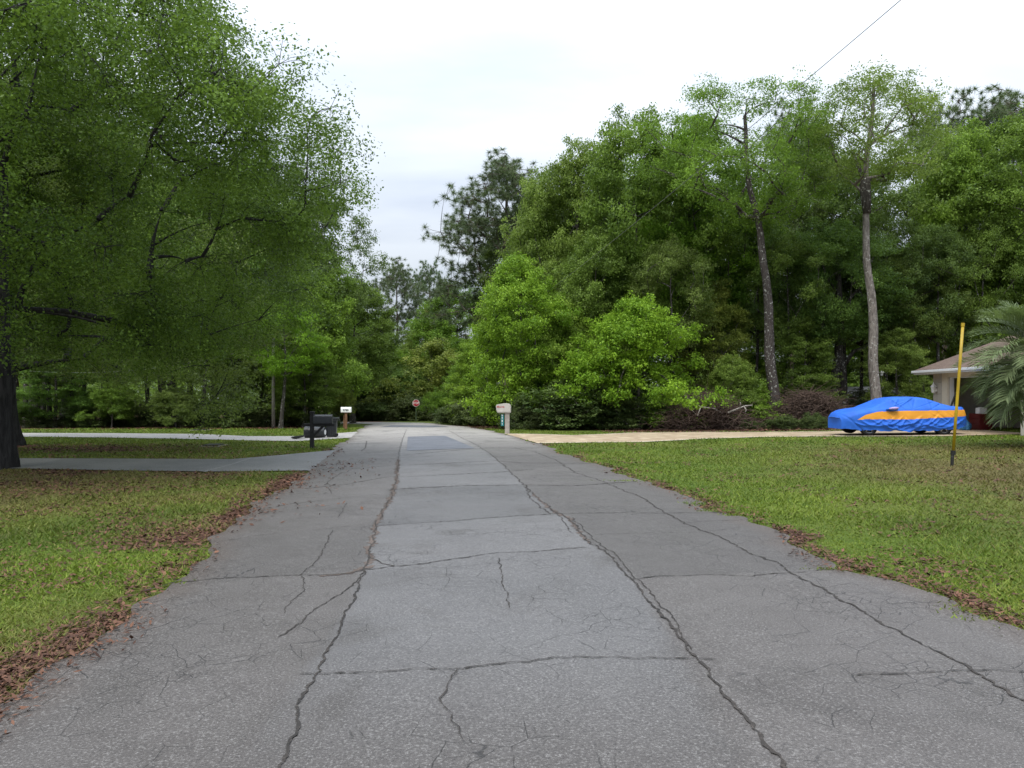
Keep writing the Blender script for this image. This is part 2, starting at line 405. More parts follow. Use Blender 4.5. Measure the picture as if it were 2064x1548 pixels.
# ------------------------------------------------------------------ road, drives and lawn
rng = np.random.default_rng(7)
Lpx = [(272, 1238), (330, 1170), (385, 1130), (412, 1098), (500, 1040), (538, 1004), (592, 968), (622, 947), (668, 908), (690, 893), (715, 871), (733, 861), (736, 857.5)]
Rpx = [(1950, 1238), (1725, 1150), (1570, 1072), (1480, 1040), (1418, 1030), (1378, 1000), (1290, 966), (1190, 935), (1085, 895), (1018, 875), (962, 863.5), (930, 859)]
Lw = [gp(*p) for p in Lpx]; Rw = [gp(*p) for p in Rpx]
Lw = [np.array([Lw[0][0] + 0.144 * (Lw[0][1] + 12), -12.0]), np.array([Lw[0][0] + 0.144 * (Lw[0][1] - 3.2) - 0.15, 3.2])] + Lw
Rw = [np.array([Rw[0][0] + 0.144 * (Rw[0][1] + 12), -12.0]), np.array([Rw[0][0] + 0.144 * (Rw[0][1] - 3.2) + 0.10, 3.2])] + Rw
YEND = min(Lw[-1][1], Rw[-1][1])
Ly, Lx = np.array([p[1] for p in Lw]), np.array([p[0] for p in Lw])
Ry, Rx = np.array([p[1] for p in Rw]), np.array([p[0] for p in Rw])
def edge_noise(y, seed):
    r = np.random.default_rng(seed); s = np.zeros_like(y)
    for f, a in ((0.9, 0.07), (2.1, 0.05), (4.7, 0.035), (9.0, 0.022)):
        s += a * np.sin(y * f * (1 + 0.1 * r.random()) + r.random() * 6.28)
    return s
def road_l(y):
    y = np.asarray(y, float)
    return np.interp(y, Ly, Lx) + 1.3 * edge_noise(y, 3) + 0.10 * np.abs(np.sin(y * 1.15 + 0.6)) - 0.05
def road_r(y):
    y = np.asarray(y, float)
    return np.interp(y, Ry, Rx) + 1.2 * edge_noise(y, 4) - 0.08 * np.abs(np.sin(y * 0.95 + 0.2)) + 0.04

# lane joints of the old slabs
CA = [(700, 1238), (722, 1190), (737, 1150), (755, 1070), (776, 1030), (792, 1000), (800, 965), (803, 930), (806, 905), (812, 885), (820, 868)]
CB = [(1300, 1215), (1262, 1165), (1222, 1125), (1190, 1105), (1160, 1070), (1143, 1052), (1110, 1033), (1074, 1000), (1058, 985), (1034, 962), (1010, 937), (985, 916), (958, 899), (930, 885), (905, 870)]
CAw = np.array([gp(*p) for p in CA]); CBw = np.array([gp(*p) for p in CB])

ys = [-12.0]
while ys[-1] < YEND: ys.append(ys[-1] + max(0.07, 0.012 * abs(ys[-1])))
ys[-1] = YEND
ys = np.array(ys)
NC = 48
rows = [(np.array([road_l(y), y]), np.array([road_r(y), y])) for y in ys]
# beyond the crest the road swings left behind the grass
bend = [((-9.1, 50.5), (-5.0, 52.0)), ((-10.6, 52.4), (-6.6, 57.5)), ((-13.5, 53.8), (-10.0, 61.5)), ((-18.0, 54.6), (-16.0, 63.5)), ((-28, 55), (-27, 64.5)), ((-60, 54), (-60, 64))]
prev = rows[-1]
for l, r_ in bend:
    l, r_ = np.array(l), np.array(r_)
    for t in np.linspace(0.1, 1, 10): rows.append((prev[0] * (1 - t) + l * t, prev[1] * (1 - t) + r_ * t))
    prev = (l, r_)
P = np.array([[a * (1 - s) + b * s for s in np.linspace(0, 1, NC)] for a, b in rows])        # (rows, NC, 2)
rx, ry = P[..., 0], P[..., 1]
rz = g(rx, ry) + 0.014
sidx = np.linspace(0, 1, NC)[None, :].repeat(len(rows), 0)
rz = rz + 0.035 * (1 - (2 * sidx - 1) ** 2)                                                   # a slight crown
edge = np.clip(1 - np.minimum(sidx, 1 - sidx) * 6.4 / 0.45, 0, 1)
xa = np.interp(ry, CAw[:, 1], CAw[:, 0]); xb = np.interp(ry, CBw[:, 1], CBw[:, 0])
lane = np.clip((np.minimum(rx - xa, xb - rx)) / 0.12 + 0.5, 0, 1) * np.clip((ry - 2) / 4, 0, 1) * np.clip((34 - ry) / 8, 0, 1)
JL = [[(290, 1196), (560, 1168), (735, 1160)], [(420, 1098), (700, 1068), (760, 1062)], [(540, 1026), (765, 1002)], [(612, 988), (780, 966)], [(640, 955), (795, 942)], [(664, 912), (805, 912)]]
JC = [[(735, 1160), (850, 1147), (1010, 1125), (1185, 1112)], [(755, 1068), (920, 1058), (1150, 1042)], [(780, 993), (950, 985), (1060, 983)], [(780, 966), (1000, 957)], [(800, 943), (1000, 934)], [(815, 921), (945, 909)]]
JR = [[(1262, 1180), (1420, 1168), (1690, 1152)], [(1150, 1042), (1340, 1039), (1470, 1034)], [(1060, 983), (1285, 973)], [(1000, 957), (1195, 936)], [(1000, 906), (1090, 905)]]
tones = np.random.default_rng(14).random((3, 9))
def slab_tone():
    out = np.zeros_like(rx)
    for li, (js, m) in enumerate(((JL, rx < xa), (JC, (rx >= xa) & (rx < xb)), (JR, rx >= xb))):
        n = np.zeros(rx.shape, int)
        for j in js:
            p = np.array([gp(*q) for q in j]); n += ry > np.interp(rx, p[:, 0], p[:, 1])
        out = np.where(m, tones[li][n], out)
    return np.where((ry > 28) | (ry < 2), 0.5, out)
slab = slab_tone()
far_sheen = np.clip((ry - 17) / 20, 0, 1)  # grows with distance: painted stand-in for sky reflected at a grazing angle
idx = np.arange(len(rows) * NC).reshape(len(rows), NC)
quads = np.stack([idx[:-1, :-1], idx[:-1, 1:], idx[1:, 1:], idx[1:, :-1]], -1).reshape(-1, 4)
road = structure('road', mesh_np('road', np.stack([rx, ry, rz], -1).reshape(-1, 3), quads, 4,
                                 {'edge': edge.ravel(), 'lane': lane.ravel(), 'far_sheen': far_sheen.ravel(), 'slab': slab.ravel()}, [M['road']], True))
def road_z(x, y):
    l, r_ = road_l(y), road_r(y)
    s = np.clip((x - l) / (r_ - l), 0, 1)
    return g(x, y) + 0.014 + 0.035 * (1 - (2 * s - 1) ** 2)

# cracks: ragged ribbons laid on the road
def ribbon(pts, hw, seed, dz, jit=0.05, step=0.035):
    r = np.random.default_rng(seed)
    pts = np.asarray(pts); seg = np.linalg.norm(np.diff(pts, axis=0), axis=1)
    s = np.concatenate([[0], np.cumsum(seg)])
    t = np.arange(0, s[-1], step)
    x, y = np.interp(t, s, pts[:, 0]), np.interp(t, s, pts[:, 1])
    k = np.ones(3) / 3
    k9 = np.ones(9) / 9
    jx = np.convolve(r.normal(0, jit * 0.9, len(t)), k9, 'same') + np.convolve(r.normal(0, jit * 0.32, len(t)), k, 'same'); jy = np.convolve(r.normal(0, jit * 0.9, len(t)), k9, 'same') + np.convolve(r.normal(0, jit * 0.32, len(t)), k, 'same')
    x, y = x + jx, y + jy
    d = np.stack([np.gradient(x), np.gradient(y)], -1); d /= np.linalg.norm(d, axis=1)[:, None] + 1e-9
    nrm = np.stack([-d[:, 1], d[:, 0]], -1)
    w1 = hw * (0.15 + 1.0 * r.random(len(t)) ** 1.8); w2 = hw * (0.15 + 1.0 * r.random(len(t)) ** 1.8)
    w1 *= 0.78; w2 *= 0.78
    w1[[0, -1]] = 0.001; w2[[0, -1]] = 0.001
    a = np.stack([x, y], -1) + nrm * w1[:, None]; b = np.stack([x, y], -1) - nrm * w2[:, None]
    V = np.empty((len(t) * 2, 3)); V[0::2, :2] = a; V[1::2, :2] = b
    V[:, 2] = road_z(V[:, 0], V[:, 1]) + dz
    i = np.arange(len(t) - 1) * 2
    return V, np.stack([i, i + 1, i + 3, i + 2], -1)
def ribbons(name, items, mat, parent):
    Vs, Fs, n = [], [], 0
    for k, (pts, hw, jit, dz) in enumerate(items):
        V, Fq = ribbon(pts, hw, 100 + k * 7, dz, jit)
        Vs.append(V); Fs.append(Fq + n); n += len(V)
    return link(name, mesh_np(name, np.concatenate(Vs), np.concatenate(Fs), 4, None, [mat]), parent)
def W(pl): return [gp(*p) for p in pl]
tr = [
    ([(290, 1196), (345, 1178), (420, 1172), (560, 1168), (640, 1168), (700, 1165), (735, 1158), (790, 1152), (850, 1147), (930, 1135), (1010, 1125), (1100, 1120), (1185, 1112)], 0.016),
    ([(755, 1068), (830, 1063), (920, 1058), (1000, 1050), (1080, 1046), (1150, 1042), (1250, 1040), (1340, 1039), (1420, 1037), (1470, 1034)], 0.017),
    ([(420, 1098), (520, 1085), (620, 1075), (700, 1068)], 0.007),
    ([(540, 1026), (600, 1018), (680, 1010), (765, 1002)], 0.012),
    ([(780, 993), (850, 989), (950, 985), (1060, 983), (1150, 984), (1200, 980), (1285, 973)], 0.020),
    ([(612, 988), (700, 980), (780, 966), (830, 965), (900, 962), (1000, 957), (1078, 950)], 0.018),
    ([(800, 943), (900, 938), (1000, 933), (1060, 937), (1195, 936)], 0.018),
    ([(640, 955), (700, 949), (795, 942)], 0.014),
    ([(815, 921), (880, 915), (945, 909), (1000, 906), (1090, 905)], 0.022),
    ([(664, 912), (730, 911), (805, 912)], 0.016),
    ([(1262, 1180), (1330, 1171), (1420, 1168), (1520, 1169), (1600, 1160), (1690, 1152)], 0.012),
    ([(1200, 1086), (1300, 1082), (1400, 1079), (1500, 1066)], 0.006),
    ([(735, 1165), (690, 1205), (630, 1240), (560, 1300)], 0.012),
    ([(672, 1075), (655, 1110), (640, 1142), (600, 1170)], 0.010),
    ([(700, 1020), (690, 1035), (680, 1050)], 0.009),
    ([(605, 1170), (612, 1200), (590, 1225), (570, 1250)], 0.009),
    ([(735, 1130), (770, 1145), (800, 1152)], 0.016),
    ([(1110, 1035), (1130, 1050), (1145, 1075), (1155, 1085)], 0.012),
    ([(1005, 1135), (1010, 1180), (1030, 1240)], 0.009),
    ([(1150, 1050), (1190, 1088), (1222, 1116), (1252, 1140), (1292, 1185), (1340, 1240), (1400, 1330)], 0.011),
    ([(1060, 983), (1068, 1010), (1110, 1045)], 0.010),
    ([(1345, 1040), (1380, 1060), (1420, 1056), (1500, 1050)], 0.009),
    ([(740, 890), (736, 905), (728, 912)], 0.014),
    ([(668, 1000), (660, 975), (690, 955)], 0.012),
]
items = [(W(p), w * (1.55 if p[0][1] < 1000 else 1.0), 0.035, 0.005) for p, w in tr]
CC = [(2300, 1560), (2010, 1390), (1800, 1275), (1740, 1240), (1660, 1200), (1600, 1165), (1570, 1140), (1500, 1115), (1455, 1090), (1415, 1075), (1380, 1060), (1345, 1040), (1290, 1005), (1220, 976), (1160, 955), (1120, 930), (1075, 912), (1035, 905)]
items += [(W([(470, 1760), (560, 1560), (655, 1330)] + CA), 0.016, 0.04, 0.006), (W([(1750, 1780), (1575, 1560), (1400, 1340)] + CB), 0.019, 0.045, 0.006), (W(CC), 0.020, 0.05, 0.005)]
# the same joints and fresh splits carry on towards the camera
items += [([(-1.2, 4.25), (-0.3, 4.32), (0.4, 4.5), (1.2, 4.45)], 0.012, 0.04, 0.007), ([(1.9, 4.2), (2.6, 4.35), (3.4, 4.3)], 0.010, 0.04, 0.007), ([(-0.3, 4.3), (-0.35, 3.9), (-0.2, 3.4)], 0.007, 0.04, 0.008)]
ribbons('crack', items, M['crack'], road)
ribbons('soil_seam', [(W(CA[2:8]), 0.075, 0.04, 0.003), (W(CB[3:8]), 0.05, 0.06, 0.003), (W([(640, 1172), (700, 1165), (760, 1150)]), 0.06, 0.05, 0.0035)], M['soil'], road)
def sheet(name, poly, mat, dz, parent=None, step=0.5, zf=None):
    """flat outline filled and draped on the ground"""
    bm = bmesh.new()
    n = len(poly); pts = []
    for i in range(n):
        a, b = np.asarray(poly[i], float), np.asarray(poly[(i + 1) % n], float)
        m = max(1, int(np.linalg.norm(b - a) / step))
        pts += [a + (b - a) * k / m for k in range(m)]
    f = bm.faces.new([bm.verts.new((p[0], p[1], 0)) for p in pts])
    bmesh.ops.triangulate(bm, faces=[f])
    for axis in (0, 1):
        lo, hi = min(p[axis] for p in pts), max(p[axis] for p in pts)
        for c in np.arange(math.ceil(lo), hi, 1.0):
            co = [0, 0, 0]; co[axis] = c; no = [0, 0, 0]; no[axis] = 1
            bmesh.ops.bisect_plane(bm, geom=bm.verts[:] + bm.edges[:] + bm.faces[:], plane_co=co, plane_no=no)
    bmesh.ops.recalc_face_normals(bm, faces=bm.faces)
    for v in bm.verts: v.co.z = (zf or g)(v.co.x, v.co.y) + dz
    for fc in bm.faces:
        if fc.normal.z < 0: fc.normal_flip()
    me = bpy.data.meshes.new(name); bm.to_mesh(me); bm.free()
    me.materials.append(mat)
    return link(name, me, parent)
sheet('asphalt_patch', W([(820, 912), (822, 883), (897, 881), (957, 907)]), M['patch'], 0.007, road, zf=road_z)
sheet('asphalt_patch', W([(765, 862), (790, 858.5), (880, 859), (905, 862), (850, 863.5)]), M['patch'], 0.007, road, zf=road_z)

# left near drive (grey), left far drive (pale), right drive (pavers)
d1 = W([(612, 950), (440, 952), (250, 950), (50, 946)]) + [np.array([-24, 16.6]), np.array([-24, 19.6])] + W([(40, 925), (300, 926), (465, 927), (560, 919), (666, 908)])
d1[0][0] = road_l(d1[0][1]) + 0.05; d1[-1][0] = road_l(d1[-1][1]) + 0.05
drive_a = tag(sheet('driveway', d1, M['drive_grey'], 0.020), kind='structure')
jl = W([(412, 953), (470, 937), (505, 925)])
def strip(name, pts, hw, mat, dz, parent):
    pts = np.asarray(pts); d = np.gradient(pts, axis=0); d /= np.linalg.norm(d, axis=1)[:, None]
    nr = np.stack([-d[:, 1], d[:, 0]], -1)
    a, b = pts + nr * hw, pts - nr * hw
    V = np.empty((len(pts) * 2, 3)); V[0::2, :2] = a; V[1::2, :2] = b; V[:, 2] = g(V[:, 0], V[:, 1]) + dz
    i = np.arange(len(pts) - 1) * 2
    return link(name, mesh_np(name, V, np.stack([i, i + 1, i + 3, i + 2], -1), 4, None, [mat]), parent)
def dense(pts, step=0.5):
    pts = np.asarray(pts); s = np.concatenate([[0], np.cumsum(np.linalg.norm(np.diff(pts, axis=0), axis=1))])
    t = np.linspace(0, s[-1], max(2, int(s[-1] / step) + 1))
    return np.stack([np.interp(t, s, pts[:, 0]), np.interp(t, s, pts[:, 1])], -1)
strip('expansion_joint', dense(jl), 0.035, M['drive_joint'], 0.025, drive_a)
d2 = W([(683, 883), (600, 890), (500, 888.5), (400, 886), (230, 883), (50, 881)]) + [np.array([-34, 31.0]), np.array([-34, 35.0])] + W([(50, 873.5), (230, 874), (400, 875.5), (500, 880), (600, 880), (712, 871)])
d2[0][0] = road_l(d2[0][1]) + 0.05; d2[-1][0] = road_l(d2[-1][1]) + 0.05
drive_b = tag(sheet('concrete_driveway', d2, M['drive_pale'], 0.020), kind='structure')
d3f = W([(1085, 894.5), (1180, 893), (1290, 892), (1400, 886), (1520, 882), (1650, 880.5), (1900, 880)]) + [np.array([18.6, 28.6])]
d3b = W([(1018, 875), (1080, 876), (1155, 878.5), (1220, 876), (1285, 873), (1400, 872), (1520, 872), (1650, 871), (1800, 868)]) + [np.array([19.2, 34.6])]
d3f[0][0] = road_r(d3f[0][1]) - 0.06; d3b[0][0] = road_r(d3b[0][1]) - 0.06
drive_c = tag(sheet('paver_driveway', d3f + [np.array([19.6, 28.4]), np.array([20.1, 34.5])] + d3b[::-1], M['paver'], 0.022), kind='structure')
strip('paver_border', dense(d3f[:-1], 0.4), 0.09, M['kerb_edge'], 0.027, drive_c)
strip('paver_border', dense(d3b[:-1], 0.4), 0.09, M['kerb_edge'], 0.027, drive_c)
def in_poly(x, y, poly):
    inside = np.zeros(len(x), bool); n = len(poly); j = n - 1
    for i in range(n):
        xi, yi = poly[i]; xj, yj = poly[j]
        c = ((yi > y) != (yj > y)) & (x < (xj - xi) * (y - yi) / (yj - yi + 1e-12) + xi)
        inside ^= c; j = i
    return inside
def paved(x, y, grow=0.0):
    on = (y < YEND + 2) & (x > road_l(y) - grow) & (x < road_r(y) + grow)
    on |= (y >= YEND) & (y < 66) & in_poly(x, y, [(-9.0, YEND - 1), (-10.6, 52), (-18, 54), (-60, 53.5), (-60, 64.5), (-16, 64), (-9.5, 61.8), (-4.5, 52), (-3.2, YEND - 1)])
    for d in (d1, d2, d3f + [np.array([19.6, 28.4]), np.array([20.1, 34.5])] + d3b[::-1]): on |= in_poly(x, y, d)
    return on

def vnoise(x, y, f, seed):
    r = np.random.default_rng(seed); s = np.zeros_like(np.asarray(x, float))
    for i in range(7):
        a = r.random() * 6.28; k = f * (0.6 + 1.1 * r.random())
        s += np.sin((x * math.cos(a) + y * math.sin(a)) * k + r.random() * 6.28 + 0.8 * np.sin(y * k * 0.7 + i))
    return s / 7 * 1.7
def litter_f(x, y):
    """where dead leaves lie: under the left oaks, along both road edges, along the edge of the woods"""
    x = np.asarray(x, float); y = np.asarray(y, float)
    ramp = lambda v, a, b: np.clip((v - a) / (b - a), 0, 1)
    oak = ramp(-((x + 10.5) ** 2 / 55 + (y - 14.3) ** 2 / 14), -1.0, -0.1) * 0.72
    oak = np.maximum(oak * (0.62 + 0.5 * vnoise(x, y, 1.4, 15)), ramp(-((x + 14.5) ** 2 / 60 + (y - 22.8) ** 2 / 9), -1.0, -0.1) * 0.7)
    le = np.exp(-np.abs(x - road_l(y) + 0.15) / 0.30) * (0.70 + 0.45 * vnoise(x, y, 1.3, 5)) * (y < 23)
    re = np.exp(-np.abs(x - road_r(y) - 0.12) / 0.16) * (0.75 + 0.5 * vnoise(x, y, 1.6, 6)) * (y < 27)
    wr = ramp(y, 33.5, 34.6) * ramp(x, 3.0, 6.5) * 0.95 + ramp(y, 38.0, 39.5) * (x > -4) * 0.6
    wl = ramp(y, 39.3, 40.3) * (x < -11) * 0.95
    far = ramp(y, 64.5, 66) * 0.25
    spot = np.clip(vnoise(x, y, 0.9, 9) - 0.45, 0, 1) * 1.1 * ((x < road_l(y)) & (y < 16))
    thin_ = 0.20 * (x < road_l(y)) * (y < 24) + 0.07 * (x > road_r(y)) * (y < 27)
    return np.clip(np.maximum.reduce([oak, le, re, wr, wl, far, spot, thin_]), 0, 1)
def dry_f(x, y):
    a = np.clip((x - 4.0) / 5, 0, 1) * np.clip((25.5 - y) / 4, 0, 1) * 0.82
    b = np.exp(-((x + 9.5) / 5.5) ** 2 - ((y - 14) / 8) ** 2) * 0.85
    c = np.exp(-((x + 5) / 2.2) ** 2 - ((y - 8) / 2.5) ** 2) * 0.0
    b = np.maximum(b, 0.85 * (x < road_l(y)) * np.clip((21 - y) / 5, 0, 1) * (0.62 + 0.6 * vnoise(x, y, 1.2, 13)))
    return np.clip(np.maximum.reduce([a, b, c]) + 0.22 * vnoise(x, y, 0.8, 12), 0, 1)
gx = np.concatenate([-np.geomspace(16, 420, 40)[::-1], np.arange(-15.7, 22, 0.30), np.geomspace(22, 420, 40)])
gy = np.concatenate([np.linspace(-60, 1, 40), np.arange(1.2, 44, 0.28), np.geomspace(44, 700, 60)])
GX, GY = np.meshgrid(gx, gy, indexing='ij')
GZ = g(GX, GY)
idx = np.arange(GX.size).reshape(GX.shape)
quads = np.stack([idx[:-1, :-1], idx[1:, :-1], idx[1:, 1:], idx[:-1, 1:]], -1).reshape(-1, 4)
structure('lawn', mesh_np('lawn', np.stack([GX, GY, GZ], -1).reshape(-1, 3), quads, 4, {'litter': litter_f(GX, GY).ravel(), 'dry': dry_f(GX, GY).ravel()}, [M['ground']], True))

# grass blades, thinning with distance
def grass():
    r = np.random.default_rng(21)
    N = 820000
    th = (r.random(N) * 2 - 1) * R(54); d = 3.0 * np.exp(r.random(N) * math.log(46 / 3.0))
    x, y = d * np.sin(th), d * np.cos(th)
    keep = ~paved(x, y, 0.0) & (y > 2.2) & (y < 41)
    keep &= litter_f(x, y) + 0.35 * vnoise(x, y, 3, 31) < 0.22 + r.random(N) * 0.75
    keep &= vnoise(x, y, 14, 36) + 0.5 * vnoise(x, y, 33, 37) > -0.95 + 0.8 * r.random(N) - 0.35
    keep &= ~((y > 35.2) & (x > 2))
    x, y, d = x[keep], y[keep], d[keep]
    # weeds rooted in the broken edge and the wide joints
    wx, wy = [], []
    for px, py, m, sx, sy in ((1700, 1151, 260, .16, .03), (1250, 972, 120, .2, .05), (1445, 1033, 150, .16, .03), (1480, 1041, 90, .1, .04), (345, 1177, 70, .1, .03), (395, 1120, 90, .08, .08), (1400, 1018, 120, .1, .1), (1960, 1240, 150, .1, .15)):
        p = gp(px, py); wx.append(p[0] + r.normal(0, sx, m)); wy.append(p[1] + r.normal(0, sy, m))
    x = np.concatenate([x] + wx); y = np.concatenate([y] + wy); d = np.hypot(x, y); n = len(x)
    h = (0.012 + 0.028 * r.random(n) ** 1.5) * (1 + d / 34) * np.clip(1.0 + 0.5 * vnoise(x, y, 2.2, 33), 0.55, 2)
    h = np.clip(h, 0.008, 0.09)
    w = (0.0026 + 0.0021 * r.random(n)) * (1 + d / 6)
    a = r.random(n) * 6.28; lean = 0.5 + 1.2 * r.random(n); a2 = r.random(n) * 6.28
    z = np.where((y < YEND) & (x > road_l(y)) & (x < road_r(y)), g(x, y) + 0.012, g(x, y) - 0.004)
    c, s = np.cos(a), np.sin(a)
    V = np.empty((n, 3, 3))
    V[:, 0] = np.stack([x - c * w, y - s * w, z], -1); V[:, 1] = np.stack([x + c * w, y + s * w, z], -1)
    V[:, 2] = np.stack([x + np.cos(a2) * h * lean, y + np.sin(a2) * h * lean, z + h], -1)
    t = np.clip(0.42 + 0.30 * vnoise(x, y, 1.1, 34) + 0.15 * vnoise(x, y, 5, 35) + r.normal(0, 0.26, n), 0, 1)
    dr = np.clip(dry_f(x, y) * 1.1 + r.normal(0, 0.22, n), 0, 1)
    me = mesh_np('grass', V.reshape(-1, 3), np.arange(n * 3).reshape(-1, 3), 3, {'tint': np.repeat(t, 3), 'dry': np.repeat(dr, 3)}, [M['grass']])
    tag(link('grass', me), 'short green lawn grass growing on both sides of the road', 'grass', kind='stuff')
grass()
def quads_from(c, nrm, L, Wd, r, droop=0.0):
    """diamond leaves: centre, normal, length, width"""
    n = len(c)
    nrm = nrm / (np.linalg.norm(nrm, axis=1)[:, None] + 1e-9)
    t = r.normal(size=(n, 3)); t[:, 2] -= droop
    t -= nrm * (t * nrm).sum(1)[:, None]; t /= np.linalg.norm(t, axis=1)[:, None] + 1e-9
    b = np.cross(nrm, t)
    V = np.empty((n, 4, 3))
    V[:, 0] = c - t * (L / 2)[:, None]; V[:, 2] = c + t * (L / 2)[:, None]
    V[:, 1] = c + b * (Wd / 2)[:, None] - t * (L * 0.06)[:, None]; V[:, 3] = c - b * (Wd / 2)[:, None] - t * (L * 0.06)[:, None]
    return V.reshape(-1, 3), np.arange(n * 4).reshape(-1, 4)
def leaf_litter():
    r = np.random.default_rng(41)
    xs, ys_ = [], []
    N = 700000
    th = (r.random(N) * 2 - 1) * R(50); d = 2.8 * np.exp(r.random(N) * math.log(46 / 2.8))
    x, y = d * np.sin(th), d * np.cos(th)
    lf = litter_f(x, y) + 0.25 * vnoise(x, y, 3, 31)
    lf = np.where(paved(x, y, -0.30), 0.0, np.where(paved(x, y), lf * 0.55, lf))
    keep = (r.random(N) * 1.0 + 0.06 < lf)
    x, y, d = x[keep], y[keep], d[keep]
    # a few blown onto the road near the grey drive
    n2 = 420
    cx, cy_ = np.array([gp(*p) for p in ((640, 965), (660, 950), (690, 942), (620, 985), (560, 1030), (700, 935))]).T
    k = r.integers(0, 6, n2)
    x = np.concatenate([x, cx[k] + r.normal(0, 0.45, n2)]); y = np.concatenate([y, cy_[k] + r.normal(0, 0.55, n2)]); d = np.concatenate([d, np.full(n2, 15.0)])
    n = len(x)
    L = (0.016 + 0.034 * r.random(n) ** 1.5) * (1 + d / 14); Wd = L * (0.22 + 0.28 * r.random(n))
    zr = np.where((y < YEND) & (x > road_l(y)) & (x < road_r(y)), road_z(x, y), g(x, y))
    c = np.stack([x, y, zr + 0.012 + 0.012 * r.random(n)], -1)
    nr = np.stack([r.normal(0, 0.35, n), r.normal(0, 0.35, n), np.ones(n)], -1)
    V, Fq = quads_from(c, nr, L, Wd, r)
    tag(link('leaf_litter', mesh_np('leaf_litter', V, Fq, 4, {'tint': np.repeat(np.clip(r.normal(0.4, 0.27, n), 0, 1), 4)}, [M['litter']])),
        'brown dead leaves along the road edges and under the trees', 'dead leaves', kind='stuff')
leaf_litter()
#PART2
# ------------------------------------------------------------------ trees and shrubs
def tubes_np(paths, n=6):
    """paths: list of (pts(k,3), radii(k)); returns verts, quads"""
    Vs, Fs, off = [], [], 0
    ang = np.arange(n) / n * 2 * np.pi; ca, sa = np.cos(ang), np.sin(ang)
    for pts, rad in paths:
        k = len(pts)
        d = np.gradient(pts, axis=0); d /= np.linalg.norm(d, axis=1)[:, None] + 1e-9
        ref = np.array([1.0, 0.13, 0.21]) if abs(d[:, 0]).mean() < 0.8 else np.array([0.11, 1.0, 0.2])
        u = ref - d * (d @ ref)[:, None]; u /= np.linalg.norm(u, axis=1)[:, None] + 1e-9
        w = np.cross(d, u)
        V = pts[:, None, :] + (u[:, None, :] * ca[None, :, None] + w[:, None, :] * sa[None, :, None]) * np.asarray(rad)[:, None, None]
        i = np.arange(k - 1)[:, None] * n + np.arange(n)[None, :]; j = np.arange(k - 1)[:, None] * n + (np.arange(n)[None, :] + 1) % n
        Fs.append(np.stack([i, j, j + n, i + n], -1).reshape(-1, 4) + off)
        Vs.append(V.reshape(-1, 3)); off += k * n
    return np.concatenate(Vs), np.concatenate(Fs)
SHAPES = {
    'round': lambda u: np.sin(np.pi * (0.10 + 0.86 * u)) ** 0.65,
    'dome': lambda u: np.sqrt(np.clip(1 - u ** 2.0, 0, 1)) * (0.86 + 0.14 * np.clip(u * 4, 0, 1)),
    'column': lambda u: (0.62 + 0.38 * np.sin(np.pi * u)) * np.clip((1.03 - u) * 3.5, 0, 1) ** 0.6,
    'cone': lambda u: np.clip(1.02 - u, 0, 1) ** 0.75,
    'pine': lambda u: (0.55 + 0.6 * np.sin(np.pi * np.clip(0.15 + u * 0.75, 0, 1))) * np.clip((1.05 - u) * 3.0, 0, 1) ** 0.6 * (0.85 + 0.15 * np.sin(u * 40)),
}
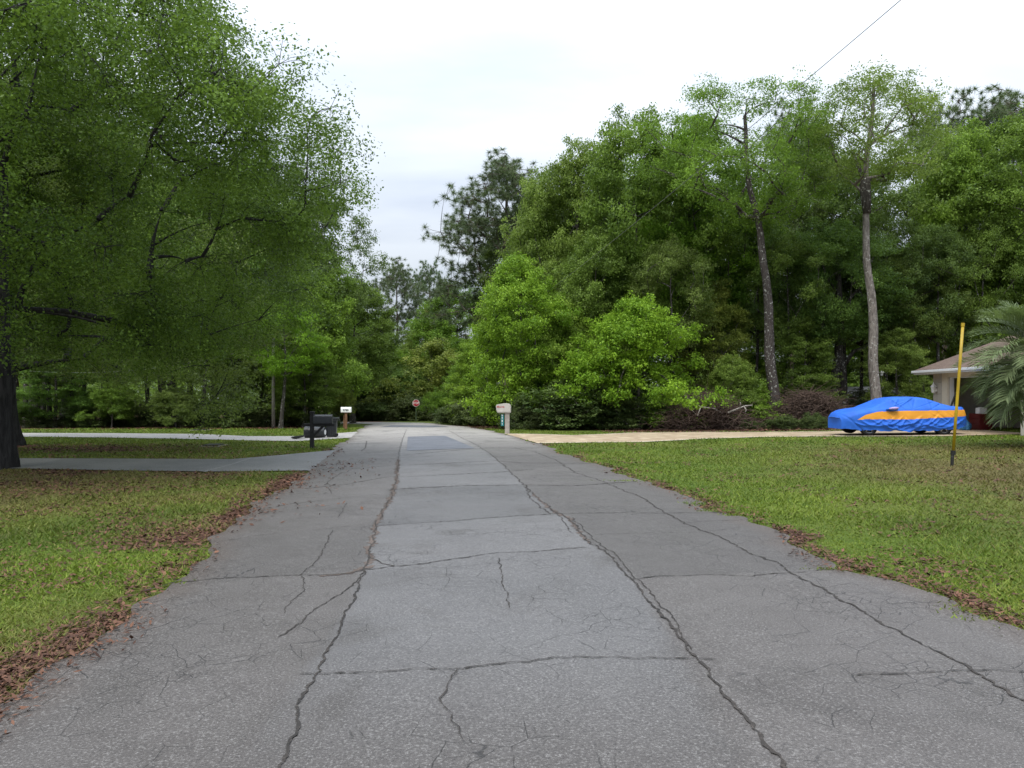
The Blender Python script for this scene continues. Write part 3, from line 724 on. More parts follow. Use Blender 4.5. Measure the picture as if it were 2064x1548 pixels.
def gen_tree(name, seed, H, Rc, base, tr, ncl, clr, nleaf, L, Wd, shape='round', flat=0.6, bark='bark_dark', leaf='oak_leaf', trunk=None, droop=0.0, sp=0.62,
             kind='leaf', gap=-0.28, lobes=0.34, flare=1.5, lean=(0, 0), shell=0.55, hang=0.0, twig=0.011, boost=1.0, twigs=False, clear=0.0):
    r = np.random.default_rng(seed)
    zb = base * H
    # trunk centre line
    top = H * (0.90 if shape in ('pine', 'cone', 'column') else 0.55 + 0.45 * base)
    if trunk is None:
        t = np.linspace(0, 1, 14)
        ph = r.random(4) * 6.28; am = 0.012 * H
        trunk = np.stack([am * (np.sin(t * 4 + ph[0]) - np.sin(ph[0])) + lean[0] * t ** 1.3, am * (np.sin(t * 3.4 + ph[1]) - np.sin(ph[1])) + lean[1] * t ** 1.3, t * top], -1)
    else: trunk = np.asarray(trunk, float)
    tz = trunk[:, 2]
    hgt = tz / max(tz[-1], 1e-6)
    trad = tr * (1 - 0.72 * hgt) + tr * (flare - 1) * np.exp(-tz / (tr * 1.7))
    def axis(z): return np.array([np.interp(z, tz, trunk[:, 0]), np.interp(z, tz, trunk[:, 1])])
    # clump centres inside the crown's outline
    ph = r.random(6) * 6.28
    nk = r.normal(0, 1.0, (6, 3)) * (5.2 / max(Rc, 1.5)); npz = r.random(6) * 6.28
    def n3(P): return np.sin(P @ nk.T + npz).mean(-1) * 1.8
    pts = []
    tries = 0
    dmin = clr * sp
    while len(pts) < ncl and tries < ncl * 60:
        tries += 1
        u = r.random() ** 0.92; th = r.random() * 6.283
        lob = 1 + lobes * (0.5 * math.sin(2 * th + ph[0] + 3 * u) + 0.5 * math.sin(3 * th + ph[1] - 5 * u) + 0.4 * math.sin(7 * u + ph[2] + th))
        rr = Rc * float(SHAPES[shape](np.array(u))) * lob * (1 - shell + shell * r.random() ** 0.5 if r.random() < 0.75 else r.random() ** 0.5)
        z = zb + u * (H - zb) * (0.93 + 0.07 * math.sin(2 * th + ph[3]))
        ax = axis(min(z, tz[-1]))
        p = np.array([ax[0] + rr * math.cos(th), ax[1] + rr * math.sin(th), max(0.25, z - droop * (rr / Rc) ** 2)])
        if n3(p) < gap or (clear and rr < clear and z < 0.62 * H): continue
        if all(((p - q) ** 2).sum() > dmin * dmin for q in pts[-220:]): pts.append(p)
    pts = np.array(pts)
    # branches grow to the clumps from the nearest wood below them
    nodes = [*trunk]; own = [-1] * len(trunk)
    start = max(1, np.searchsorted(tz, max(zb * 0.75, clear * 1.3)) - 1)
    ok = [i >= start for i in range(len(trunk))]
    order = np.argsort(np.linalg.norm(pts[:, :2] - np.array([axis(min(z, tz[-1])) for z in pts[:, 2]]), axis=1) + 0.25 * np.abs(pts[:, 2] - zb))
    branches, cnt = [], []
    NA = np.array(nodes); OK = np.array(ok); OWN = np.array(own)
    for ci in order:
        p = pts[ci]
        dv = p - NA
        cost = np.linalg.norm(dv, axis=1) + 1.6 * np.clip(0.35 * np.linalg.norm(dv[:, :2], axis=1) - dv[:, 2], 0, None) * (0.35 if droop or hang else 1) + np.where(OK, 0, 1e6)
        j = int(np.argmin(cost)); a = NA[j]
        k = 5
        t = np.linspace(0, 1, k)[:, None]
        mid = a + (p - a) * 0.5 + np.array([0, 0, 0.10 * np.linalg.norm((p - a)[:2])]) + r.normal(0, 0.07, 3) * np.linalg.norm(p - a)
        path = (1 - t) ** 2 * a + 2 * t * (1 - t) * mid + t ** 2 * p
        branches.append([path, int(OWN[j])]); cnt.append(1)
        NA = np.concatenate([NA, path[1:]]); OK = np.concatenate([OK, np.ones(k - 1, bool)]); OWN = np.concatenate([OWN, np.full(k - 1, len(branches) - 1)])
    for i in range(len(branches) - 1, -1, -1):
        if branches[i][1] >= 0: cnt[branches[i][1]] += cnt[i]
    paths = [(trunk, trad)]
    V0, F0 = tubes_np(paths, 14)
    rad_cap = tr * (0.22 if clear else 0.55)
    bp = []
    for (path, par), c in zip(branches, cnt):
        r0 = min(rad_cap, twig * 1.25 * c ** 0.62 * boost + 0.006); r1 = max(0.004, twig * 0.5)
        bp.append((path, np.linspace(r0, r1, len(path))))
    V1, F1 = tubes_np(bp, 5)
    # ragged bark outline
    ang = np.arctan2(V0[:, 1] - np.interp(V0[:, 2], tz, trunk[:, 1]), V0[:, 0] - np.interp(V0[:, 2], tz, trunk[:, 0]))
    bulge = (0.07 * np.sin(ang * 5 + V0[:, 2] * 1.2 + ph[4]) + 0.05 * np.sin(ang * 3 - V0[:, 2] * 2.3)) * (1 + 1.2 * np.exp(-V0[:, 2] / (tr * 2)))
    cx_ = np.stack([np.interp(V0[:, 2], tz, trunk[:, 0]), np.interp(V0[:, 2], tz, trunk[:, 1])], -1)
    V0[:, :2] = cx_ + (V0[:, :2] - cx_) * (1 + bulge)[:, None]
    V0[V0[:, 2] < 0.05, 2] -= 0.25
    tm = mesh_np(name + '_trunk', np.concatenate([V0, V1]), np.concatenate([F0, F1 + len(V0)]), 4, None, [M[bark]], True)
    # leaves
    if kind == 'leaf':
        nsub = 14
        cs = clr * (0.75 + 0.5 * r.random(len(pts)))
        sub = r.normal(size=(len(pts), nsub, 3)); sub /= np.linalg.norm(sub, axis=2)[:, :, None]
        sub *= (r.random((len(pts), nsub, 1)) ** 0.4) * cs[:, None, None]; sub[..., 2] *= flat
        subc = pts[:, None, :] + sub
        if hang: subc[..., 2] -= hang * r.random((len(pts), nsub)) ** 2
        m = nleaf // nsub
        tw = [(np.stack([pts[i], (pts[i] + subc[i, q]) / 2 + [0, 0, 0.04], subc[i, q]]), [0.007, 0.005, 0.003]) for i in range(len(pts)) for q in range(0, nsub, 2)] if twigs else []
        if tw:
            V2, F2 = tubes_np(tw, 3)
            Vo, Fo = np.concatenate([V0, V1]), np.concatenate([F0, F1 + len(V0)])
            bpy.data.meshes.remove(tm); tm = mesh_np(name + '_trunk', np.concatenate([Vo, V2]), np.concatenate([Fo.reshape(-1, 4)] + [np.concatenate([F2 + len(Vo)])]), 4, None, [M[bark]], True)
        off = r.normal(size=(len(pts), nsub, m, 3)) * (clr * np.array([0.19, 0.19, 0.11]))
        c = subc[:, :, None, :] + off
        if hang: c[..., 2] -= hang * 0.5 * r.random(c.shape[:3]) ** 3
        c = c.reshape(-1, 3); n = len(c)
        rel = c - np.repeat(pts, nsub * m, 0)
        nr = r.normal(size=(n, 3)) * 0.75 + np.array([0, 0, 0.9]) + rel / clr * 0.5
        sz = 0.7 + 0.6 * r.random(n)
        V, Fq = quads_from(c, nr, L * sz, Wd * sz, r, 0.5)
        ctint = np.repeat(r.normal(0.42, 0.18, len(pts)), nsub * m) + np.repeat(r.normal(0, 0.13, len(pts) * nsub), m) + r.normal(0, 0.22, n)
        ctint = ctint + 0.10 * n3(c)
        keep = c[:, 2] > 0.05
        kk = np.repeat(keep, 4)
        V, ctint = V[kk], ctint[keep]; Fq = np.arange(len(V)).reshape(-1, 4)
        cm = mesh_np(name + '_crown', V, Fq, 4, {'tint': np.repeat(np.clip(ctint, 0, 1), 4)}, [M[leaf]])
    else:
        nt = 7; m = nleaf
        tips = pts[:, None, :] + r.normal(size=(len(pts), nt, 3)) * clr * np.array([0.6, 0.6, 0.38])
        tp = tips.reshape(-1, 3); n = len(tp) * m
        c = np.repeat(tp, m, 0)
        d = r.normal(size=(n, 3)); d[:, 2] += 0.25; d /= np.linalg.norm(d, axis=1)[:, None]
        ln = L * (0.7 + 0.5 * r.random(n))
        s_ = np.cross(d, r.normal(size=(n, 3))); s_ /= np.linalg.norm(s_, axis=1)[:, None]
        V = np.empty((n, 3, 3)); V[:, 0] = c + s_ * Wd; V[:, 1] = c - s_ * Wd; V[:, 2] = c + d * ln[:, None] - np.array([0, 0, 1]) * (0.12 * ln)[:, None]
        tint = np.clip(np.repeat(r.normal(0.45, 0.16, len(tp)), m) + r.normal(0, 0.12, n), 0, 1)
        # twigs to each tuft
        tw = [(np.stack([pts[i], (pts[i] + tips[i, q]) / 2 - np.array([0, 0, 0.06]), tips[i, q]]), [0.016, 0.012, 0.008]) for i in range(len(pts)) for q in range(nt)]
        V2, F2 = tubes_np(tw, 4)
        tm2 = mesh_np(name + '_trunk', np.concatenate([V0, V1, V2]), np.concatenate([F0, F1 + len(V0), F2 + len(V0) + len(V1)]), 4, None, [M[bark]], True)
        bpy.data.meshes.remove(tm); tm = tm2
        cm = mesh_np(name + '_crown', V.reshape(-1, 3), np.arange(n * 3).reshape(-1, 3), 3, {'tint': np.repeat(tint, 3)}, [M[leaf]])
    return tm, cm, H, Rc

PROTO = {}
def proto(key, *a, **k): PROTO[key] = gen_tree(key, *a, **k)
# seed H R base tr ncl clr nleaf L W
proto('oak_a', 11, 14, 4.6, 0.26, 0.24, 150, 1.05, 540, 0.17, 0.085)
proto('oak_b', 12, 15, 4.2, 0.32, 0.26, 150, 1.00, 520, 0.17, 0.085, shape='column')
proto('oak_c', 13, 13, 5.2, 0.20, 0.30, 160, 1.10, 520, 0.17, 0.085, shape='dome', lobes=0.35)
proto('oak_open', 14, 16, 4.4, 0.42, 0.22, 95, 1.05, 430, 0.16, 0.08, shape='round', lobes=0.4, boost=1.4)
proto('lime_a', 15, 7.6, 2.9, 0.04, 0.09, 130, 0.72, 500, 0.12, 0.068, shape='column', leaf='lime_leaf', lobes=0.3)
proto('lime_b', 16, 5.8, 3.4, 0.30, 0.11, 105, 0.72, 500, 0.12, 0.068, shape='dome', leaf='lime_leaf', droop=1.0)
proto('mid_a', 17, 12, 3.0, 0.12, 0.15, 120, 0.85, 480, 0.14, 0.072, shape='column', leaf='oak_leaf_bright')
proto('olive', 18, 7.0, 4.6, 0.22, 0.14, 120, 0.95, 480, 0.17, 0.085, shape='dome', leaf='olive_leaf')
proto('pine_a', 19, 20, 4.4, 0.38, 0.26, 260, 0.90, 62, 0.40, 0.013, shape='pine', leaf='pine_needle', bark='bark_pine', kind='pine', boost=1.3)
proto('pine_b', 20, 18, 3.4, 0.50, 0.20, 110, 0.85, 60, 0.40, 0.016, shape='pine', leaf='pine_needle', bark='bark_pine', kind='pine')
proto('shrub_a', 21, 2.0, 1.5, 0.02, 0.04, 60, 0.40, 280, 0.085, 0.045, shape='dome', flat=0.9, leaf='shrub_leaf', flare=1.1)
proto('shrub_b', 22, 2.6, 1.1, 0.05, 0.04, 50, 0.40, 260, 0.085, 0.045, shape='column', flat=0.9, leaf='shrub_leaf', flare=1.1)

def inst(key, name, X, Y, h, rad, label, cat, group=None, mat=None, rot=0.0, bark=None, sink=0.0):
    tm, cm, H, Rc = PROTO[key]
    root = thing(name, label, cat, (X, Y, gz_(X, Y) - sink), rot, group)
    root.scale = (rad / Rc, rad / Rc, h / H)
    t = link('stem' if cat == 'shrub' else 'trunk', tm, root); c = link('foliage' if cat == 'shrub' else 'crown', cm, root)
    for o, m in ((t, bark), (c, mat)):
        if m:
            o.material_slots[0].link = 'OBJECT'; o.material_slots[0].material = M[m]
    return root
rr_ = random.Random(5)
def tree(key, name, px, Y, top, wpx, label, cat='tree', group=None, mat=None, rot=None, bark=None):
    X = X_(px, Y)
    h = Z_(top, Y) - gz_(X, Y)
    return inst(key, name, X, Y, h, wpx * Y / F / 2, label, cat, group, mat, rr_.random() * 6.28 if rot is None else rot, bark)

# the two big oaks at the left edge, each its own mesh
def big_oak(name, seed, X, Y, label, trk, **k):
    tm, cm, H, Rc = gen_tree(name, seed, **k, trunk=trk)
    root = thing('oak_tree', label, 'tree', (X, Y, gz_(X, Y)))
    link('trunk', tm, root); link('crown', cm, root)
zz = np.array([0, 0.15, 0.4, 0.8, 1.5, 2.4, 3.4, 4.4, 5.4, 6.4])
big_oak('near_oak', 31, -10.97, 16.3, 'large dark-barked oak at the left edge, its branches hanging over the grey drive',
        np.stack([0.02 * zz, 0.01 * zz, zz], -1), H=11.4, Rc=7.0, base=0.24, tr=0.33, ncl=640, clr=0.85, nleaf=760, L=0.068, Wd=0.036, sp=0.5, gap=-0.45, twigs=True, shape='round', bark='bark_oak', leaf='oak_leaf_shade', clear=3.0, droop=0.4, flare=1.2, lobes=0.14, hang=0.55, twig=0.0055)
big_oak('second_oak', 32, -15.8, 24.0, 'dark oak trunk standing just behind the large oak at the left edge',
        np.stack([0.03 * zz, -0.01 * zz, zz], -1), H=12.0, Rc=7.0, base=0.24, tr=0.29, ncl=330, clr=1.0, nleaf=620, L=0.085, Wd=0.045, twigs=True, shape='dome', bark='bark_oak', leaf='oak_leaf', droop=1.4, flare=1.7, hang=0.5, twig=0.009)

# left woods
tree('oak_b', 'oak_tree', 70, 45, 230, 330, 'tall dark oak behind the two big trunks at the far left', rot=0.4)
tree('oak_a', 'oak_tree', 215, 47, 250, 330, 'tall dark oak above the left stretch of the pale drive', mat='oak_leaf_deep')
tree('oak_c', 'oak_tree', 345, 44, 330, 300, 'wide dark oak behind the left lawn, left of the stump', mat='oak_leaf')
tree('oak_b', 'oak_tree', 470, 46, 320, 270, 'bright green oak behind the small garden lantern on the left', mat='oak_leaf_bright')
tree('pine_b', 'pine_tree', 585, 52, 320, 220, 'pine showing above the left oaks beside the open sky')
tree('oak_c', 'oak_tree', 630, 45, 505, 250, 'round-topped bright oak behind the grey utility pole', mat='oak_leaf_bright', rot=2.0)
tree('oak_a', 'oak_tree', 712, 54, 560, 200, 'dark green oak left of the open sky at the end of the road', mat='oak_leaf')
tree('mid_a', 'young_tree', 525, 44, 600, 150, 'young green tree left of the grey utility pole', mat='oak_leaf')
tree('lime_b', 'young_tree', 355, 40.5, 780, 110, 'small spreading tree with fresh leaves left of the stump', mat='oak_leaf')
tree('lime_b', 'young_tree', 225, 41.5, 770, 100, 'small fresh green tree over the left end of the lawn edge', mat='oak_leaf')
tree('mid_a', 'young_tree', 110, 42, 690, 150, 'slim young tree between the dark trunks at far left', mat='oak_leaf_deep')
tree('olive', 'small_tree', 682, 50, 735, 72, 'small tan-leaved tree behind the white mailbox', mat='olive_leaf')
tree('mid_a', 'young_tree', 612, 42.5, 690, 130, 'leafy young tree behind the black mailbox', mat='oak_leaf')
tree('oak_open', 'young_tree', 566, 40.0, 600, 170, 'small bright tree whose leaves hide the top of the grey utility pole', mat='oak_leaf_bright')
# slim dark trunks in the left woods
for i, (px, Y) in enumerate(((52, 43), (86, 44), (100, 42.5), (148, 43.5), (168, 45), (408, 43), (478, 43.5), (655, 46), (300, 46))):
    tree('oak_open', 'woodland_tree', px, Y, 300 + 12 * i, 190, 'slim dark-trunked tree along the edge of the left woods', group='slim trees along the left woods', mat='oak_leaf_deep')
# end of the road
tree('pine_b', 'pine_tree', 802, 96, 524, 105, 'bare-stemmed round-topped pine standing alone at the end of the road')
tree('pine_b', 'pine_tree', 868, 100, 526, 85, 'smaller thin pine just right of the lone pine at the end of the road')
tree('oak_c', 'oak_tree', 752, 84, 640, 150, 'bright oak beyond the end of the road, left of the lone pine', mat='oak_leaf_bright')
tree('oak_a', 'oak_tree', 700, 78, 600, 170, 'dark oak beyond the end of the road above the white mailbox', mat='oak_leaf')
tree('oak_c', 'oak_tree', 822, 88, 688, 120, 'low bright oak under the lone pine at the end of the road', mat='oak_leaf_bright')
tree('olive', 'olive_tree', 872, 78, 688, 205, 'yellow-olive spreading tree hanging over the stop sign')
tree('oak_a', 'oak_tree', 925, 88, 575, 190, 'green oak behind the yellow-olive tree, below the tall pine', mat='oak_leaf')
tree('mid_a', 'tree', 880, 90, 610, 110, 'pale reddish-tipped tree beside the thin pines', mat='olive_leaf')
for i, (px, Y, tp) in enumerate(((690, 74, 700), (725, 76, 690), (760, 79, 720), (795, 83, 730), (815, 76.5, 745), (845, 86, 720), (735, 90, 650), (780, 92, 690))):
    tree('oak_open' if i % 2 else 'oak_a', 'woodland_tree', px, Y, tp, 95, 'dark tree in the shady woods at the end of the road', group='dark trees at the end of the road', mat='oak_leaf_deep')
# right woods, along the road
tree('pine_a', 'pine_tree', 1022, 62, 306, 270, 'tallest pine with open crown, right of the open sky')
tree('lime_a', 'lime_tree', 1052, 41, 520, 215, 'bright lime-green young tree by the beige mailbox, leafy to the ground', rot=1.0)
tree('lime_a', 'lime_tree', 1120, 42, 600, 170, 'lime-green tree just right of the brightest one by the mailbox', rot=3.3)
tree('lime_b', 'lime_tree', 1290, 38.5, 600, 285, 'broad lime-green spreading tree in front of the dark right woods')
tree('mid_a', 'tree', 955, 48, 680, 110, 'mid green bushy tree at the road bend, left of the beige mailbox', mat='lime_leaf')
tree('olive', 'small_tree', 925, 54, 735, 110, 'dull olive bushy tree on the road bend', mat='oak_leaf')
tree('mid_a', 'tree', 1095, 50, 330, 190, 'tall light green tree rising behind the lime-green trees', mat='oak_leaf_bright', rot=0.3)
tree('oak_b', 'oak_tree', 1165, 49, 285, 210, 'tall green tree touching the tall pine on its right side', mat='oak_leaf_bright')
tree('oak_a', 'oak_tree', 1275, 46, 230, 290, 'big dark oak behind the broad lime-green tree', mat='oak_leaf')
tree('oak_b', 'oak_tree', 1400, 46, 235, 250, 'tall dark oak left of the lichen-spotted trunk', mat='oak_leaf')
tree('oak_c', 'oak_tree', 1200, 44, 470, 240, 'mid height dark oak between the two lime-green trees', mat='oak_leaf')
tree('oak_a', 'oak_tree', 1630, 50, 260, 250, 'dark oak between the two tall bare trunks', mat='oak_leaf_deep')
tree('oak_open', 'oak_tree', 1700, 47, 300, 240, 'open dark tree behind the car, left of the pale bare trunk', mat='oak_leaf_deep')
tree('oak_open', 'oak_tree', 1860, 50, 270, 300, 'open dark tree left of the garage roof', mat='oak_leaf')
tree('oak_c', 'oak_tree', 1960, 47, 260, 300, 'spreading oak above the garage roof', mat='oak_leaf_bright')
tree('oak_b', 'oak_tree', 2070, 45, 215, 290, 'tall oak behind the palm at the right edge', mat='oak_leaf')
tree('pine_b', 'pine_tree', 1592, 64, 205, 150, 'tall pine far behind the lichen-spotted trunk')
tree('pine_b', 'pine_tree', 1897, 60, 190, 190, 'pine with bare stem above the oaks left of the garage')
tree('pine_a', 'pine_tree', 2030, 58, 170, 260, 'pine with crooked limbs above the garage, at the right edge')
tree('lime_b', 'young_tree', 1475, 39.5, 715, 130, 'small bright tree left of the lichen-spotted trunk', mat='oak_leaf_bright')
tree('mid_a', 'young_tree', 1625, 43, 640, 130, 'young green tree right of the lichen-spotted trunk', mat='oak_leaf')
tree('mid_a', 'young_tree', 1812, 42, 660, 120, 'young green tree behind the car beside the pale trunk', mat='oak_leaf_bright')
tree('mid_a', 'young_tree', 1440, 44, 560, 130, 'slim tree with yellowish leaves beside the lichen-spotted trunk', mat='olive_leaf')
for i, (px, Y, tp) in enumerate(((1345, 41.5, 480), (1520, 46, 420), (1580, 44, 470), (1665, 43.5, 440), (1735, 52, 470), (1780, 46, 420), (1835, 45, 500), (1895, 44, 450), (1990, 44, 430))):
    tree('oak_open', 'woodland_tree', px, Y, tp, 170, 'slim dark-trunked tree inside the right woods', group='slim trees inside the right woods', mat='oak_leaf_deep' if i % 2 else 'oak_leaf')
# second row of woods behind, both sides
for i, (px, Y, tp) in enumerate(((-60, 60, 330), (30, 62, 350), (130, 64, 330), (240, 63, 360), (330, 66, 380), (430, 64, 420), (530, 66, 470), (610, 68, 560), (150, 80, 420), (380, 82, 430), (560, 84, 540))):
    tree(('oak_a', 'oak_b', 'oak_c')[i % 3], 'background_tree', px, Y, tp, 260, 'green tree deep in the woods behind the left lawn', group='trees deep in the left woods', mat=('oak_leaf', 'oak_leaf_bright', 'oak_leaf_deep')[i % 3])
for i, (px, Y, tp) in enumerate(((1060, 66, 420), (1150, 70, 380), (1250, 66, 330), (1350, 72, 330), (1450, 64, 360), (1560, 78, 590), (1690, 80, 620), (1830, 76, 560), (1950, 80, 600), (2080, 62, 480), (2160, 56, 330), (1200, 84, 420))):
    tree(('oak_c', 'oak_a', 'oak_b')[i % 3], 'background_tree', px, Y, tp, 270, 'green tree deep in the woods on the right', group='trees deep in the right woods', mat=('oak_leaf', 'oak_leaf_deep', 'oak_leaf_bright')[i % 3])

# two tall bare trunks on the right, modelled along their own lines
def bare_trunk(label, seed, base, line, Y, tr, bark, H, Rc, basef, mat, ncl):
    X0 = X_(base[0], Y); Zg = gz_(X0, Y)
    t = [(0, 0, 0)]
    for px, py in line: t.append((X_(px, Y) - X0, 0.15 * len(t) * 0.2, Z_(py, Y) - Zg))
    t = np.array(t); s = np.linspace(0, t[-1, 2], 22)
    trk = np.stack([np.interp(s, t[:, 2], t[:, 0]), np.interp(s, t[:, 2], t[:, 1]), s], -1)
    trk[:, 0] += 0.05 * np.sin(s * 1.3)
    tm, cm, _, _ = gen_tree('bare', seed, H, Rc, basef, tr, ncl, 0.95, 380, 0.12, 0.058, shape='round', bark=bark, leaf=mat, trunk=trk, flare=1.35, boost=1.5, lobes=0.4)
    root = thing('tall_tree', label, 'tree', (X0, Y, Zg))
    link('trunk', tm, root); link('crown', cm, root)
    return root
bare_trunk('tall leaning tree with white lichen spots on its dark bare trunk', 51, (1563, 850), [(1560, 800), (1552, 700), (1546, 560), (1530, 450), (1514, 385), (1506, 300), (1502, 230)], 39.5, 0.30, 'bark_lichen', 18.0, 4.4, 0.60, 'oak_leaf', 120)
tb = bare_trunk('tall tree with smooth pale grey-brown trunk behind the covered car', 52, (1768, 850), [(1764, 790), (1761, 660), (1752, 540), (1745, 440), (1748, 375), (1754, 290), (1762, 210), (1768, 160)], 39.0, 0.27, 'bark_grey', 17.8, 3.6, 0.70, 'oak_leaf_bright', 80)
mb = MB()
Yb = 39.0; X0, Zg = X_(1768, Yb), gz_(X_(1768, Yb), Yb)
def lp(px, py, dy=0): return (X_(px, Yb) - X0, dy, Z_(py, Yb) - Zg)
mb.tube([lp(1748, 430, .02), lp(1746, 400, .04), lp(1744, 372, .05), lp(1747, 360, .05)], [.19, .25, .27, .2], 10)
mb.tube([lp(1746, 380, .05), lp(1737, 340, .2), lp(1722, 300, .3)], [.12, .10, .07], 7)
mb.build('cut_limb', M['bark_dark'], tb, smooth=True)
# forked dark pair behind the car
def forked(px, Y, label):
    X0 = X_(px, Y); Zg = gz_(X0, Y)
    q = lambda a, b, d=0.0: (X_(a, Y) - X0, d, Z_(b, Y) - Zg)
    root = thing('forked_tree', label, 'tree', (X0, Y, Zg))
    m_ = MB()
    m_.tube([q(1679, 858), q(1680, 800), q(1684, 750), q(1690, 715), q(1693, 640), q(1690, 560), q(1682, 480)], [.30, .25, .23, .24, .2, .15, .09], 10)
    m_.tube([q(1708, 858, .3), q(1704, 800, .3), q(1702, 750, .2), q(1694, 715, 0)], [.28, .24, .22, .2], 10)
    m_.tube([q(1704, 735, .1), q(1722, 708, .1), q(1745, 700, .2), q(1765, 690, .2)], [.13, .11, .08, .05], 8)
    m_.tube([q(1694, 640, .0), q(1712, 600, -.2), q(1740, 570, -.3), q(1755, 520, -.3)], [.12, .1, .07, .04], 8)
    m_.tube([q(1692, 600, .0), q(1672, 560, .2), q(1655, 500, .2)], [.10, .08, .04], 8)
    m_.build('trunk', M['bark_dark'], root, smooth=True)
    cm = PROTO['oak_open'][1]
    c = link('crown', cm, root); c.scale = (0.8, 0.8, 0.72)
    c.material_slots[0].link = 'OBJECT'; c.material_slots[0].material = M['oak_leaf_deep']
forked(1690, 44.5, 'dark tree with two trunks joined above the brush heap')

# shrubs along both edges of the woods
def shrubs(n, x0, x1, y0, y1, label, group, mat, hs, seed, name='shrub'):
    r = random.Random(seed)
    for i in range(n):
        px = x0 + (x1 - x0) * (i + r.random()) / n; Y = y0 + (y1 - y0) * r.random()
        h = hs[0] + (hs[1] - hs[0]) * r.random() ** 1.3
        inst('shrub_a' if r.random() < 0.6 else 'shrub_b', name, X_(px, Y), Y, h, h * (0.65 + 0.4 * r.random()), label, 'shrub', group, mat, r.random() * 6.28)
shrubs(24, -20, 690, 42.0, 45, 'dark leafy shrub along the edge of the left woods', 'shrubs along the left woods', 'shrub_leaf', (0.7, 1.9), 1)
shrubs(14, 690, 850, 73, 77, 'dark shrub in the shade at the end of the road', 'shrubs at the end of the road', 'shrub_leaf', (1.0, 3.0), 2)
shrubs(7, 915, 1010, 46, 51, 'leafy shrub on the grass edge of the road bend', 'shrubs on the road bend', 'shrub_leaf', (1.0, 2.4), 3)
shrubs(16, 1040, 1370, 38.6, 41, 'dark shrub under the lime-green trees beside the paved drive', 'shrubs beside the paved drive', 'shrub_leaf', (0.9, 2.6), 4)
shrubs(8, 1480, 1690, 36.4, 37.0, 'low green shrub around the brush heaps', 'shrubs around the brush heaps', 'shrub_leaf', (0.25, 0.75), 6)
shrubs(16, 1380, 2080, 44, 50, 'dark shrub inside the right woods', 'shrubs inside the right woods', 'shrub_leaf', (1.0, 2.6), 8)
for px, Y, h, lab in ((1350, 39, 2.4, 'round green bush under the right end of the broad lime-green tree'),
                      (1500, 40, 2.6, 'fresh green bush left of the lichen-spotted trunk')):
    inst('shrub_a', 'shrub', X_(px, Y), Y, h, h * 0.8, lab, 'shrub', None, 'oak_leaf_bright')
# far-off wood closing the gaps: reads as one mass
def far_wood():
    r = np.random.default_rng(77)
    c = []
    for i in range(170):
        a = (r.random() * 2 - 1) * 0.85; d = 98 + 60 * r.random()
        x, y = d * math.sin(a), d * math.cos(a)
        if -26 < x < 6: hh = 5 + 2 * r.random()
        else: hh = 5.5 + 2.5 * r.random()
        m = 650
        p = r.normal(size=(m, 3)) * np.array([2.6, 2.6, hh * 0.30]) + np.array([x, y, gz_(x, y) + hh * 0.52])
        c.append(p)
    c = np.concatenate(c); c = c[c[:, 2] > g(c[:, 0], c[:, 1])]
    n = len(c)
    V, Fq = quads_from(c, r.normal(size=(n, 3)) + np.array([0, 0, 0.9]), 0.55 + 0.3 * r.random(n), 0.3 + 0.15 * r.random(n), r)
    tag(link('far_woods', mesh_np('far_woods', V, Fq, 4, {'tint': np.repeat(np.clip(r.normal(0.4, 0.2, n), 0, 1), 4)}, [M['oak_leaf']])), 'far-off woods closing the view behind the trees', 'woods', kind='stuff')
far_wood()

# brush heaps and fallen branches
def brush(px, Y, w, h, n, label, mat, seed):
    r = np.random.default_rng(seed); X0 = X_(px, Y); Zg = gz_(X0, Y)
    paths = []
    for i in range(n):
        u = r.normal(0, 0.33); x = u * w; hh = h * math.exp(-u * u * 2.2) * r.random() ** 0.8
        a = r.random() * 6.28; L = 0.5 + 1.0 * r.random()
        d = np.array([math.cos(a), math.sin(a) * 0.6, r.normal(0.1, 0.35)]) * L
        p0 = np.array([x, r.normal(0, 0.5), hh]); t = np.linspace(0, 1, 5)[:, None]
        pth = p0 + d * t + r.normal(0, 0.05, (5, 3)) + np.array([0, 0, -0.25]) * t ** 2
        pth[:, 2] = np.maximum(pth[:, 2], 0.02)
        paths.append((pth, np.linspace(0.010 + 0.014 * r.random(), 0.004, 5)))
    V, Fq = tubes_np(paths, 4)
    o = link('brush_heap', mesh_np('brush_heap', V, Fq, 4, None, [M[mat]], True), None, (X0, Y, Zg))
    tag(o, label, 'brush heap')
brush(1425, 37.4, 2.9, 1.75, 1500, 'heap of brown dead twigs left of the lichen-spotted trunk', 'twig_brown', 61)
brush(1632, 38.6, 3.0, 1.8, 1700, 'heap of reddish-brown dead twigs between the lichen-spotted trunk and the covered car', 'twig_brown', 62)
def branch(px0, py0, Y, segs, r0, label):
    X0, Z0 = X_(px0, Y), Z_(py0, Y)
    m_ = MB()
    for s in segs:
        m_.tube([(X_(a, Y) - X0, d, Z_(b, Y) - Z0) for a, b, d in s[1:]], list(np.linspace(s[0], s[0] * 0.45, len(s) - 1)), 7)
    tag(m_.build('fallen_branch', M['twig_pale'], None, (X0, Y, Z0), smooth=True), label, 'branch')
branch(1470, 828, 36.6, [(.055, (1466, 832, -.1), (1480, 827, 0), (1492, 822, .05), (1504, 818, .05), (1518, 817, .1)), (.03, (1491, 822, .05), (1493, 815, .0), (1492, 810, 0)), (.03, (1500, 819, .05), (1503, 826, -.1), (1500, 831, -.15))], .06,
       'broken pale branch lying on the brush left of the lichen-spotted trunk')
